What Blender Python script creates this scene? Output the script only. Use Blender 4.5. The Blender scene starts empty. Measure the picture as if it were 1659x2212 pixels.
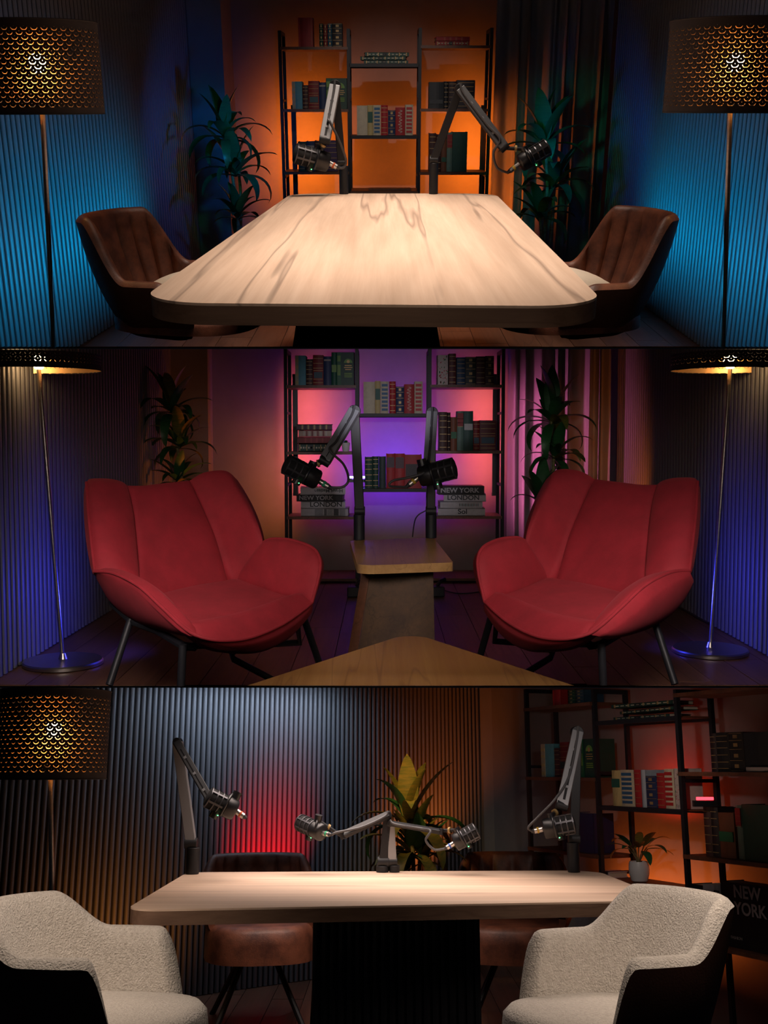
import bpy, math, random
from mathutils import Vector, Matrix
from mathutils.geometry import tessellate_polygon
R = math.radians
random.seed(7)
SC = bpy.context.scene
COL = SC.collection

# ------------------------------------------------------------------ camera, world, exposure
F, CX, CY = 2300.0, 829.5, 1106.0           # focal length in pixels of the 1659 x 2212 frame
HZ = {1: 227.0, 2: 940.0, 3: 1660.0}        # eye-level row of each of the three sets
EYE = Vector((0, 0, 0.98))
BETA = math.atan((CY - HZ[2]) / F)
cam = bpy.data.cameras.new('camera'); camo = bpy.data.objects.new('camera', cam); COL.objects.link(camo)
cam.sensor_fit = 'HORIZONTAL'; cam.sensor_width = 36.0; cam.lens = F * 36.0 / 1659.0
cam.clip_start = 0.05; cam.clip_end = 60
camo.location = EYE; camo.rotation_euler = (math.pi / 2 - BETA, 0, 0)
SC.camera = camo
w = bpy.data.worlds.new('world'); SC.world = w; w.use_nodes = True
w.node_tree.nodes['Background'].inputs[0].default_value = (0.02, 0.025, 0.04, 1)
w.node_tree.nodes['Background'].inputs[1].default_value = 0.12
SC.view_settings.view_transform = 'Standard'; SC.view_settings.look = 'None'
SC.view_settings.exposure = 0.0; SC.view_settings.gamma = 1.0
try: SC.view_settings.use_curve_mapping = False
except Exception: pass

cy_ = SC.cycles
cy_.max_bounces = 4; cy_.diffuse_bounces = 2; cy_.glossy_bounces = 2; cy_.transmission_bounces = 1; cy_.transparent_max_bounces = 4
cy_.caustics_reflective = False; cy_.caustics_refractive = False; cy_.use_adaptive_sampling = True; cy_.adaptive_threshold = 0.06
AL = {k: math.atan((CY - HZ[k]) / F) for k in HZ}
ROOM = {k: Matrix.Translation(EYE) @ Matrix.Rotation(AL[k] - BETA, 4, 'X') for k in HZ}

def ray(k, u, v):
    a = (u - CX) / F; b = (CY - v) / F; c, s = math.cos(AL[k]), math.sin(AL[k])
    return Vector((a, c + s * b, -s + c * b))
def P(k, u, v, Y):
    r = ray(k, u, v); return r * (Y / r.y)
def PZ(k, u, v, Z):
    r = ray(k, u, v); return r * (Z / r.z)
def slope(k, v):
    r = ray(k, CX, v); return r.z / r.y

# ------------------------------------------------------------------ lights of the three sets and added fill lights
def light(kind, k, pos, target, power, color, **kw):
    l = bpy.data.lights.new(kw.pop('name', 'studio_light'), kind); l.energy = power; l.color = color
    for a, b in kw.items(): setattr(l, a, b)
    o = bpy.data.objects.new(l.name, l); COL.objects.link(o)
    d = Vector(target) - Vector(pos)
    q = d.to_track_quat('-Z', 'Y').to_matrix().to_4x4()
    o.matrix_world = ROOM[k] @ Matrix.Translation(Vector(pos)) @ q
    return o
def area(k, pos, tgt, sx, sy, power, color, spread=180, name='studio_or_fill_panel'):
    return light('AREA', k, pos, tgt, power, color, shape='RECTANGLE', size=sx, size_y=sy, spread=R(spread), name=name)
def spot(k, pos, tgt, power, color, angle=60, blend=1.0, radius=0.03, name='studio_or_fill_spot'):
    return light('SPOT', k, pos, tgt, power, color, spot_size=R(angle), spot_blend=blend, shadow_soft_size=radius, name=name)

WARMW = (1.0, 0.80, 0.66)
BLU = (0.0, 0.30, 0.66)
# set one (top): key over the table, blue washes on the slatted walls, amber behind the bookshelf
area(1, (0.05, 4.1, 1.55), (0.05, 4.1, -0.4), 0.9, 3.2, 29, WARMW, 56)
area(1, (-0.72, 5.55, -0.82), (-1.62, 5.5, -0.54), 2.3, 0.06, 13, BLU, 82)
area(1, (0.78, 5.55, -0.82), (1.62, 5.5, -0.54), 2.3, 0.06, 13, BLU, 82)
spot(1, (-0.55, 6.5, -0.15), (-1.50, 7.9, -0.34), 18, (0.0, 0.16, 0.80), 80)
spot(1, (0.75, 6.6, -0.15), (1.75, 7.6, -0.34), 11, (0.0, 0.16, 0.80), 85)
spot(1, (-0.98, 7.35, 0.1), (-1.24, 8.19, -0.35), 7, (0.0, 0.22, 0.80), 62)
spot(1, (-0.55, 5.9, 0.05), (-1.02, 7.3, -0.25), 8, (0.05, 0.90, 0.42), 34)  # added green spot tinting the plant; no such lamp stands there
spot(1, (0.62, 5.9, 0.05), (1.05, 7.2, -0.25), 12, (0.05, 0.90, 0.42), 40)  # added green spot on the plant by the curtain
spot(1, (0.0, 4.6, 1.2), (0.0, 7.9, 0.0), 95, (1.0, 0.86, 0.80), 26)  # added front spot that brightens the book spines
area(1, (0.0, 0.7, 0.55), (0.0, 2.4, -0.45), 0.8, 0.2, 0.6, WARMW, 60)  # added weak front fill for the near table edge
# set two (middle)
area(2, (-0.75, 2.5, 0.13), (-0.72, 3.9, -0.62), 0.5, 0.3, 3.0, (1.0, 0.86, 0.82), 66)
area(2, (0.75, 2.5, 0.13), (0.72, 3.9, -0.62), 0.5, 0.3, 3.0, (1.0, 0.86, 0.82), 66)
area(2, (0.0, 1.9, 0.05), (0.0, 3.2, -0.6), 0.3, 0.2, 1.0, (1.0, 0.75, 0.5), 100)
spot(2, (0.05, 3.4, 0.22), (0.05, 4.6, -0.5), 6, (1.0, 0.78, 0.55), 34)  # added spot bringing up the wood of the small pedestal table
spot(2, (0.0, 3.9, 0.25), (0.0, 7.0, 0.02), 60, (0.95, 0.88, 1.0), 30)  # added frontal spot on the shelf books
spot(2, (-0.85, 4.7, -0.75), (-1.52, 4.75, -0.72), 18, (0.04, 0.05, 1.0), 112)
spot(2, (1.0, 4.8, -0.75), (1.7, 4.85, -0.70), 18, (0.04, 0.05, 1.0), 112)
spot(2, (-1.0, 6.7, -0.5), (-1.5, 7.0, -0.1), 4.0, (1.0, 0.22, 0.03), 100)
spot(2, (1.25, 6.6, -0.5), (1.68, 7.1, -0.1), 9.0, (1.0, 0.20, 0.02), 90)
spot(2, (0.55, 5.0, 0.30), (1.06, 6.75, -0.02), 7, (0.85, 1.0, 0.75), 24)  # added spot lifting the plant by the curtain out of the dark
spot(2, (-0.75, 5.2, 0.30), (-1.25, 6.85, -0.02), 3, (1.0, 0.8, 0.5), 24)  # added dim warm spot on the plant behind the armchair
# set three (bottom)
area(3, (0.05, 4.45, 0.305), (0.02, 4.42, -0.45), 1.7, 1.0, 20, (1.0, .80, .70), 105)
area(3, (-0.95, 3.25, 0.215), (-0.86, 3.5, -0.6), 0.6, 0.4, 2.6, WARMW, 90)
area(3, (0.90, 3.25, 0.215), (0.75, 3.5, -0.6), 0.6, 0.4, 2.6, WARMW, 90)
spot(3, (0.75, 3.9, 0.24), (1.25, 5.7, -0.2), 16, (1.0, 0.84, 0.76), 54)  # added warm front fill for the books

# ------------------------------------------------------------------ materials
MATS = {}
def mat(name, color, rough=0.6, metal=0.0, noise=None, bump=None, sheen=0.0, emit=None, coat=0.0, spec=None):
    if name in MATS: return MATS[name]
    m = bpy.data.materials.new(name); m.use_nodes = True; nt = m.node_tree; n = nt.nodes; L = nt.links
    b = n['Principled BSDF']
    b.inputs['Base Color'].default_value = (*color, 1); b.inputs['Roughness'].default_value = rough
    b.inputs['Metallic'].default_value = metal; b.inputs['Coat Weight'].default_value = coat
    if spec is not None: b.inputs['Specular IOR Level'].default_value = spec
    if sheen: b.inputs['Sheen Weight'].default_value = sheen; b.inputs['Sheen Roughness'].default_value = 0.5; b.inputs['Sheen Tint'].default_value = (*[min(1, c * 2 + .1) for c in color], 1)
    if emit: b.inputs['Emission Color'].default_value = (*emit[0], 1); b.inputs['Emission Strength'].default_value = emit[1]
    tc = n.new('ShaderNodeTexCoord')
    if noise:      # (scale vector or float, second colour, low, high)
        sc, c2, lo, hi = noise
        mp = n.new('ShaderNodeMapping'); mp.inputs['Scale'].default_value = sc if isinstance(sc, tuple) else (sc,) * 3
        L.new(tc.outputs['Object'], mp.inputs['Vector'])
        nz = n.new('ShaderNodeTexNoise'); nz.inputs['Scale'].default_value = 1.0; nz.inputs['Detail'].default_value = 5; nz.inputs['Roughness'].default_value = 0.65
        L.new(mp.outputs[0], nz.inputs['Vector'])
        r = n.new('ShaderNodeValToRGB'); r.color_ramp.elements[0].position = lo; r.color_ramp.elements[1].position = hi
        r.color_ramp.elements[0].color = (*c2, 1); r.color_ramp.elements[1].color = (*color, 1)
        L.new(nz.outputs['Fac'], r.inputs[0]); L.new(r.outputs[0], b.inputs['Base Color'])
    if bump:       # (scale, strength, distance)
        nb = n.new('ShaderNodeTexNoise'); nb.inputs['Scale'].default_value = bump[0]; nb.inputs['Detail'].default_value = 3
        L.new(tc.outputs['Object'], nb.inputs['Vector'])
        bp = n.new('ShaderNodeBump'); bp.inputs['Strength'].default_value = bump[1]; bp.inputs['Distance'].default_value = bump[2]
        L.new(nb.outputs['Fac'], bp.inputs['Height']); L.new(bp.outputs[0], b.inputs['Normal'])
    MATS[name] = m; return m

def wood(name, base, dark, crack, scale, rough=0.5, crackw=0.012, rand=0.0, cross=False):
    """long grain along local Y, with fine fibre, broad tone and thin winding cracks"""
    if name in MATS: return MATS[name]
    m = bpy.data.materials.new(name); m.use_nodes = True; nt = m.node_tree; n = nt.nodes; L = nt.links
    b = n['Principled BSDF']; b.inputs['Roughness'].default_value = rough
    tc = n.new('ShaderNodeTexCoord')
    src = tc.outputs['Object']
    if cross:
        mp0 = n.new('ShaderNodeMapping'); mp0.inputs['Rotation'].default_value = (0, 0, R(90)); L.new(src, mp0.inputs['Vector']); src = mp0.outputs[0]
    if rand:
        oi = n.new('ShaderNodeObjectInfo'); ad = n.new('ShaderNodeVectorMath'); ad.operation = 'ADD'
        ml = n.new('ShaderNodeMath'); ml.operation = 'MULTIPLY'; ml.inputs[1].default_value = 40
        L.new(oi.outputs['Random'], ml.inputs[0]); L.new(src, ad.inputs[0]); L.new(ml.outputs[0], ad.inputs[1]); src = ad.outputs[0]
    def noise(s, det, rg=0.6, dist=0.0):
        mp = n.new('ShaderNodeMapping'); mp.inputs['Scale'].default_value = s; L.new(src, mp.inputs['Vector'])
        z = n.new('ShaderNodeTexNoise'); z.inputs['Scale'].default_value = 1; z.inputs['Detail'].default_value = det
        z.inputs['Roughness'].default_value = rg; z.inputs['Distortion'].default_value = dist; L.new(mp.outputs[0], z.inputs['Vector']); return z.outputs['Fac']
    sx, sy = scale
    fine = noise((sx * 22, sy * 1.2, sx * 22), 4, .7); broad = noise((sx * 2.2, sy * .35, sx * 2), 3, .55, .6); cr = noise((sx * 1.5, sy * .10, sx * 1.5), 4, .52, .05)
    def ramp(f, p0, c0, p1, c1):
        r = n.new('ShaderNodeValToRGB'); e = r.color_ramp.elements
        e[0].position = p0; e[0].color = (*c0, 1); e[1].position = p1; e[1].color = (*c1, 1); L.new(f, r.inputs[0]); return r.outputs[0]
    def mix(f, a, c, blend='MIX'):
        x = n.new('ShaderNodeMix'); x.data_type = 'RGBA'; x.blend_type = blend
        if isinstance(f, float): x.inputs[0].default_value = f
        else: L.new(f, x.inputs[0])
        L.new(a, x.inputs[6]); L.new(c, x.inputs[7]); return x.outputs[2]
    c1 = ramp(broad, .35, dark, .62, base)
    c2 = ramp(fine, .3, tuple(x * .78 for x in base), .7, (1, 1, 1))
    col = mix(.35, c1, c2, 'MULTIPLY')
    a1 = n.new('ShaderNodeMath'); a1.operation = 'SUBTRACT'; a1.inputs[1].default_value = .5; L.new(cr, a1.inputs[0])
    a2 = n.new('ShaderNodeMath'); a2.operation = 'ABSOLUTE'; L.new(a1.outputs[0], a2.inputs[0])
    br = noise((sx * 3, sy * 1.5, sx * 3), 2)
    brm = n.new('ShaderNodeMath'); brm.operation = 'MULTIPLY'; brm.inputs[1].default_value = crackw * 2; L.new(br, brm.inputs[0])
    a3 = n.new('ShaderNodeMath'); a3.operation = 'DIVIDE'; L.new(a2.outputs[0], a3.inputs[0]); L.new(brm.outputs[0], a3.inputs[1]); a3.use_clamp = True
    inv = n.new('ShaderNodeMath'); inv.operation = 'SUBTRACT'; inv.inputs[0].default_value = 1; L.new(a3.outputs[0], inv.inputs[1])
    sq = n.new('ShaderNodeMath'); sq.operation = 'MULTIPLY'; sq.inputs[1].default_value = .55; L.new(inv.outputs[0], sq.inputs[0])
    rgb = n.new('ShaderNodeRGB'); rgb.outputs[0].default_value = (*crack, 1)
    col = mix(sq.outputs[0], col, rgb.outputs[0]); L.new(col, b.inputs['Base Color'])
    bp = n.new('ShaderNodeBump'); bp.inputs['Strength'].default_value = .12; bp.inputs['Distance'].default_value = .002
    L.new(fine, bp.inputs['Height']); L.new(bp.outputs[0], b.inputs['Normal'])
    MATS[name] = m; return m

OAK = wood('pale_oak', (.74, .56, .43), (.54, .40, .30), (.10, .06, .045), (2.0, 1.0), .55, .015)
OAKX = wood('pale_oak_crosswise', (.74, .56, .43), (.60, .44, .33), (.22, .13, .09), (2.6, 1.0), .55, .008, cross=True)
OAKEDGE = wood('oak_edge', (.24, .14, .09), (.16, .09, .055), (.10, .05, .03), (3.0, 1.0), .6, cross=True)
HONEY = wood('honey_wood', (.52, .30, .11), (.40, .21, .07), (.22, .11, .04), (2.5, 1.2), .38, .004)
WALNUT = wood('walnut_board', (.20, .075, .035), (.12, .045, .02), (.05, .02, .01), (3.0, 3.0), .5, .006)
PLANK = wood('floor_plank', (.21, .095, .055), (.13, .055, .03), (.05, .02, .01), (3.0, 1.3), .42, .010, 1.0)
PEDESTAL = wood('pedestal_wood', (.105, .05, .018), (.06, .028, .012), (.03, .012, .006), (3.0, 1.0), .5, .006)
SLAT = mat('slat_paint', (.17, .17, .18), .42)
GROOVE = mat('slat_groove_shade', (.012, .012, .014), .9)  # near-black backing paints shade into the gaps between slats
WALLP = mat('wall_plaster', (.23, .225, .225), .85, noise=(3.0, (.19, .185, .185), .3, .7))
BLACKW = mat('slab_black', (.006, .006, .007), .95, spec=0.0)
IRON = mat('black_iron', (.013, .013, .016), .5, 0, spec=.35)
STEEL = mat('brushed_steel', (.55, .50, .45), .32, 1.0, noise=((2, 2, 60), (.42, .38, .34), .3, .7))
BRASS = mat('shade_brass', (.85, .50, .22), .35, .9)
SHADE = mat('shade_fabric', (.045, .036, .036), .75)
CORD = mat('rubber_cable', (.03, .03, .033), .5)
ARMG = mat('arm_grey', (.30, .31, .33), .45, .35)
ARMB = mat('arm_black', (.014, .015, .018), .5, 0, spec=.35)
MICB = mat('mic_black', (.012, .012, .014), .36)
MESHB = mat('mic_grille', (.006, .006, .007), .85, bump=(900, .8, .002))
RINGM = mat('mic_ring', (.09, .09, .10), .3, .6)
GOLD = mat('gold_foil', (.40, .27, .11), .5, .4)
SILV = mat('connector_nickel', (.75, .72, .68), .3, .9)
LEATHER = mat('brown_leather', (.21, .068, .034), .5, noise=(11.0, (.075, .022, .012), .36, .66), bump=(160, .25, .003))
LEATHERD = mat('brown_leather_back', (.12, .045, .022), .55, noise=(7.0, (.07, .024, .012), .3, .7), bump=(160, .2, .003))
BOUCLE = mat('cream_boucle', (.70, .65, .58), .95, noise=(90.0, (.50, .45, .39), .25, .6), bump=(170, 1.0, .007), sheen=.3)
CREAMC = mat('cream_cotton', (.66, .58, .48), .9, bump=(30, .4, .01))
VELVET = mat('red_velvet', (.34, .013, .024), .8, noise=(11.0, (.24, .008, .015), .3, .7), bump=(420, .25, .002), sheen=.15)
CURT = mat('curtain_linen', (.30, .29, .29), .9, bump=(500, .2, .001))
LEAF = mat('leaf_green', (.035, .13, .045), .42, noise=((30, 3, 3), (.02, .075, .03), .3, .7))
LEAFY = mat('leaf_yellowed_amber_lit', (.26, .17, .03), .45, noise=((25, 3, 3), (.07, .10, .02), .35, .65))  # yellowed leaves; on one plant the colour also paints in amber light
STEM = mat('plant_stem', (.30, .24, .11), .7, noise=((20, 20, 90), (.16, .12, .05), .35, .65))
WPOT = mat('white_ceramic', (.72, .70, .68), .35)
DPOT = mat('dark_pot', (.05, .05, .055), .6)
SOIL = mat('soil', (.03, .02, .014), .95)
PAGE = mat('page_block', (.62, .55, .43), .9, noise=((4, 4, 300), (.45, .38, .28), .35, .65))
BULB = mat('bulb_glow', (1, .8, .5), .4, emit=((1.0, .62, .28), 30))
PLASTIC = mat('dark_plastic', (.012, .012, .014), .4)
def cmat(c, rough=.55, metal=0):
    nm = 'dye_%02x%02x%02x_%d' % (*[int(min(1, x) * 255) for x in c], int(metal * 9))
    return mat(nm, c, rough, metal, noise=(25.0, tuple(x * .78 for x in c), .3, .7))
def glow(nm, c, s): return mat(nm, c, .4, emit=(c, s))

# ------------------------------------------------------------------ mesh helpers
class MB:
    def __init__(s): s.v = []; s.f = []
    def add(s, vs, fs):
        o = len(s.v); s.v += [Vector(p) for p in vs]; s.f += [tuple(i + o for i in q) for q in fs]; return s
    def box(s, c, sz, rot=None):
        hx, hy, hz = [q / 2 for q in sz]; vs = []
        for z in (-hz, hz):
            for x, y in ((-hx, -hy), (hx, -hy), (hx, hy), (-hx, hy)):
                p = Vector((x, y, z)); vs.append((rot @ p if rot else p) + Vector(c))
        return s.add(vs, [(3, 2, 1, 0), (4, 5, 6, 7), (0, 1, 5, 4), (1, 2, 6, 5), (2, 3, 7, 6), (3, 0, 4, 7)])
    def beam(s, p0, p1, wd, ht, side=(1, 0, 0)):
        p0, p1 = Vector(p0), Vector(p1); d = (p1 - p0).normalized(); x = Vector(side); x = (x - d * x.dot(d)).normalized(); y = d.cross(x)
        vs = [p + x * a * wd / 2 + y * b * ht / 2 for p in (p0, p1) for a, b in ((-1, -1), (1, -1), (1, 1), (-1, 1))]
        return s.add(vs, [(3, 2, 1, 0), (4, 5, 6, 7), (0, 1, 5, 4), (1, 2, 6, 5), (2, 3, 7, 6), (3, 0, 4, 7)])
    def tube(s, pts, r, n=10, cap=True):
        pts = [Vector(p) for p in pts]; m = len(pts); rs = r if isinstance(r, (list, tuple)) else [r] * m
        d0 = (pts[1] - pts[0]).normalized(); x = d0.orthogonal().normalized(); vs = []
        for i in range(m):
            d = (pts[min(i + 1, m - 1)] - pts[max(i - 1, 0)]).normalized()
            x = (x - d * x.dot(d)).normalized(); y = d.cross(x)
            for j in range(n):
                a = 2 * math.pi * j / n; vs.append(pts[i] + (x * math.cos(a) + y * math.sin(a)) * rs[i])
        fs = [(i * n + j, i * n + (j + 1) % n, (i + 1) * n + (j + 1) % n, (i + 1) * n + j) for i in range(m - 1) for j in range(n)]
        if cap: fs += [tuple(reversed(range(n))), tuple((m - 1) * n + j for j in range(n))]
        return s.add(vs, fs)
    def lathe(s, prof, n=32, c=(0, 0, 0), axis=None):
        c = Vector(c); vs = []
        if axis is not None:
            zd = Vector(axis).normalized(); xd = zd.orthogonal().normalized(); yd = zd.cross(xd)
        else: xd, yd, zd = Vector((1, 0, 0)), Vector((0, 1, 0)), Vector((0, 0, 1))
        for r, z in prof:
            for j in range(n):
                a = 2 * math.pi * j / n; vs.append(c + xd * r * math.cos(a) + yd * r * math.sin(a) + zd * z)
        fs = [(i * n + j, i * n + (j + 1) % n, (i + 1) * n + (j + 1) % n, (i + 1) * n + j) for i in range(len(prof) - 1) for j in range(n)]
        fs += [tuple(reversed(range(n))), tuple((len(prof) - 1) * n + j for j in range(n))]
        return s.add(vs, fs)
    def grid(s, rows, closed=False):
        n = len(rows[0]); vs = [p for r in rows for p in r]; fs = []
        for i in range(len(rows) - 1):
            for j in range(n if closed else n - 1):
                fs.append((i * n + j, i * n + (j + 1) % n, (i + 1) * n + (j + 1) % n, (i + 1) * n + j))
        return s.add(vs, fs)
    def prism(s, poly, z0, z1):
        n = len(poly); vs = [(x, y, z0) for x, y in poly] + [(x, y, z1) for x, y in poly]
        fs = [tuple(reversed(range(n))), tuple(range(n, 2 * n))] + [(i, (i + 1) % n, n + (i + 1) % n, n + i) for i in range(n)]
        return s.add(vs, fs)

def mesh(name, mb, m, smooth=None):
    me = bpy.data.meshes.new(name); me.from_pydata([tuple(v) for v in mb.v], [], mb.f); me.materials.append(m); me.update()
    if smooth is not None:
        me.polygons.foreach_set('use_smooth', [True] * len(me.polygons))
        me.set_sharp_from_angle(angle=R(smooth))
    return me
def link(name, data, parent=None):
    o = bpy.data.objects.new(name, data); COL.objects.link(o)
    if parent is not None: o.parent = parent
    return o
def part(name, mb, m, parent, smooth=40, bevel=0, label=None):
    o = link(name, mesh(name, mb, m, smooth), parent)
    if bevel: addbevel(o, bevel)
    if label: o['label'] = label
    return o
def addbevel(o, wdt, seg=2):
    b = o.modifiers.new('bevel', 'BEVEL'); b.width = wdt; b.segments = seg; b.limit_method = 'ANGLE'; b.angle_limit = R(40)
def tag(o, label, cat, group=None):
    o['label'] = label; o['category'] = cat
    if group: o['group'] = group
    return o
def thing(name, label, cat, k, org, rz=0, group=None):
    o = link(name, None); o.empty_display_size = .05
    o.matrix_world = ROOM[k] @ Matrix.Translation(Vector(org)) @ Matrix.Rotation(rz, 4, 'Z')
    return tag(o, label, cat, group)
def solo(name, mb, m, k, org, label=None, cat=None, group=None, kind=None, smooth=40, bevel=0):
    org = Vector(org); b2 = MB(); b2.v = [p - org for p in mb.v]; b2.f = mb.f
    o = link(name, mesh(name, b2, m, smooth)); o.matrix_world = ROOM[k] @ Matrix.Translation(org)
    if bevel: addbevel(o, bevel)
    if cat: tag(o, label, cat, group)
    if kind: o['kind'] = kind
    if kind == 'structure' and label: o['label'] = label
    return o
def smoothpts(pts, n):
    """Catmull-Rom resample of a control polyline to n points"""
    pts = [Vector(p) for p in pts]; m = len(pts)
    if m == 2: return [pts[0].lerp(pts[1], i / (n - 1)) for i in range(n)]
    cum = [0]
    for i in range(1, m): cum.append(cum[-1] + (pts[i] - pts[i - 1]).length)
    out = []
    for i in range(n):
        t = cum[-1] * i / (n - 1); j = 0
        while j < m - 2 and cum[j + 1] < t: j += 1
        x = (t - cum[j]) / max(1e-9, cum[j + 1] - cum[j])
        p0, p1, p2, p3 = pts[max(j - 1, 0)], pts[j], pts[j + 1], pts[min(j + 2, m - 1)]
        out.append(.5 * ((2 * p1) + (p2 - p0) * x + (2 * p0 - 5 * p1 + 4 * p2 - p3) * x * x + (3 * p1 - p0 - 3 * p2 + p3) * x ** 3))
    return out
def fillet(poly, r, n=8):
    out = []; m = len(poly)
    for i in range(m):
        p = Vector(poly[i]); a = (Vector(poly[i - 1]) - p).normalized(); b = (Vector(poly[(i + 1) % m]) - p).normalized()
        rr = r[i] if isinstance(r, (list, tuple)) else r
        if rr < 1e-4: out.append(tuple(p)); continue
        ang = a.angle(b); d = rr / math.tan(ang / 2); cen = p + (a + b).normalized() * (rr / math.sin(ang / 2)); s = p + a * d; e = p + b * d
        a0 = math.atan2(s.y - cen.y, s.x - cen.x); a1 = math.atan2(e.y - cen.y, e.x - cen.x)
        da = (a1 - a0 + math.pi) % (2 * math.pi) - math.pi
        out += [(cen.x + rr * math.cos(a0 + da * t / n), cen.y + rr * math.sin(a0 + da * t / n)) for t in range(n + 1)]
    return out
SETN = {1: 'top scene', 2: 'middle scene', 3: 'bottom scene'}
def text_part(s, size, m, parent, mtx, name='lettering', bold=0.0, squash=1.0):
    c = bpy.data.curves.new('txt', 'FONT'); c.body = s; c.size = size; c.offset = bold; c.extrude = .0006; c.align_x = 'LEFT'
    o = bpy.data.objects.new('txt', c); COL.objects.link(o)
    dg = bpy.context.evaluated_depsgraph_get(); me = bpy.data.meshes.new_from_object(o.evaluated_get(dg))
    bpy.data.objects.remove(o); me.materials.clear(); me.materials.append(m)
    me.transform(mtx @ Matrix.Diagonal((squash, 1, 1, 1)))
    return link(name, me, parent)

# ------------------------------------------------------------------ the setting: slabs, floors, walls
def slab(k, v, Y0, Y1):
    mb = MB(); a, b = slope(k, v - .9), slope(k, v + .9); X = 3.2
    vs = [(x, Y, s * Y) for Y in (Y0, Y1) for s in (b, a) for x in (-X, X)]
    mb.add(vs, [(0, 1, 3, 2), (5, 4, 6, 7), (0, 4, 5, 1), (2, 3, 7, 6), (0, 2, 6, 4), (1, 5, 7, 3)])
    o = solo('divider_slab', mb, BLACKW, k, (0, Y0, a * Y0), kind='structure', smooth=None)  # added divider between the stacked sets; also keeps their light apart
slab(2, 752, 2.15, 9.0)
slab(3, 1484, 1.95, 8.2)

FL = {1: -1.17, 2: -.98, 3: -1.20}
def floor(k, x0, x1, y0, y1, pw=.17, rot=0):
    z = FL[k]
    root = solo('floor', MB().box(((x0 + x1) / 2, (y0 + y1) / 2, z - .006), (x1 - x0, y1 - y0, .003)), BLACKW, k, ((x0 + x1) / 2, (y0 + y1) / 2, z), kind='structure', smooth=None)
    cx, cy = (x0 + x1) / 2, (y0 + y1) / 2
    L = 1.25; base = mesh('plank', MB().box((0, 0, -.0025), (pw - .003, L - .003, .005)), PLANK, None)
    x = x0 + pw / 2; i = 0
    while x < x1:
        y = y0 - random.random() * L + L / 2
        while y - L / 2 < y1:
            a, b = max(y - L / 2, y0), min(y + L / 2, y1)
            if b - a > .05:
                o = link('plank', base, root); o.location = (x - cx, (a + b) / 2 - cy, random.uniform(-.001, .0005)); o.scale = (1, (b - a) / L, 1)
            y += L
        x += pw; i += 1
    return root

def slat_wall(name, k, p0, p1, pitch, ztop, zbot, fill=.30, lift=(.05, .50)):
    """ribbed wall from plan point p0 to p1; ztop(x, y) gives the height where the ceiling cuts it"""
    p0, p1 = Vector(p0), Vector(p1); d = p1 - p0; L = d.length; d /= L; yaw = math.atan2(d.y, d.x)
    nrm = Vector((d.y, -d.x))                     # faces the camera side when walls run away to the +d
    zb_ = zbot if callable(zbot) else (lambda x, y: zbot)
    mb = MB(); th = .03; N = 16; fr = []
    for side in (0, th):
        lo, hi = [], []
        for i in range(N + 1):
            p = p0 + d * L * i / N; lo.append((L * i / N, side, zb_(p.x, p.y))); hi.append((L * i / N, side, ztop(p.x, p.y)))
        fr.append((lo, hi))
    mb.grid([fr[0][0], fr[0][1], fr[1][1], fr[1][0], fr[0][0]])
    root = link(name, mesh(name, mb, GROOVE, None)); root.matrix_world = ROOM[k] @ Matrix.Translation((p0.x, p0.y, 0)) @ Matrix.Rotation(yaw, 4, 'Z'); root['kind'] = 'structure'
    r = pitch * fill; pb = MB(); ns = 6
    prof = [(-r, 0)] + [(-r * math.cos(math.pi * i / ns), -lift[0] * r - r * lift[1] * math.sin(math.pi * i / ns)) for i in range(ns + 1)] + [(r, 0)]
    pb.prism(prof, 0, 1); sm = mesh('slat', pb, SLAT, 50)
    n = int(L / pitch)
    for i in range(n):
        p = p0 + d * (i + .5) * pitch
        o = link('slat', sm, root); o.location = ((i + .5) * pitch, 0, zb_(p.x, p.y) + .004); o.scale = (1, 1, ztop(p.x, p.y) - zb_(p.x, p.y) - .004)
    return root
def plain_wall(name, k, p0, p1, zbot, ztop, th=.05, m=None, kind='structure'):
    p0, p1 = Vector(p0), Vector(p1); d = (p1 - p0).normalized(); nrm = Vector((-d.y, d.x)); mb = MB(); n = 2
    q = [p0, p1, p1 + nrm * th, p0 + nrm * th]
    vs = [(p.x, p.y, zbot) for p in q] + [(p.x, p.y, ztop(p.x, p.y)) for p in q]
    mb.add(vs, [(3, 2, 1, 0), (4, 5, 6, 7), (0, 1, 5, 4), (1, 2, 6, 5), (2, 3, 7, 6), (3, 0, 4, 7)])
    c = (p0 + p1) / 2
    return solo(name, mb, m or WALLP, k, (c.x, c.y, zbot), kind=kind, smooth=None)

# set one
S1 = slope(1, 752)
floor(1, -1.9, 1.9, 5.47, 8.8)
T1 = lambda x, y: 1.15
B1 = lambda y: max(FL[1], S1 * y + .004)
ZB1 = lambda x, y: max(FL[1], S1 * y + .005)
slat_wall('wall_left', 1, (-1.79, 2.75), (-1.38, 8.2), .056, T1, ZB1)
slat_wall('wall_right', 1, (1.60, 8.0), (1.69, 2.75), .056, T1, ZB1)
plain_wall('wall_back', 1, (-1.5, 8.75), (1.9, 8.75), FL[1], T1)
solo('trim_1', MB().box((-1.27, 8.46, 0), (.26, .54, 2.3)), WALLP, 1, (-1.27, 8.36, -1.15), kind='structure', smooth=None)
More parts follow.
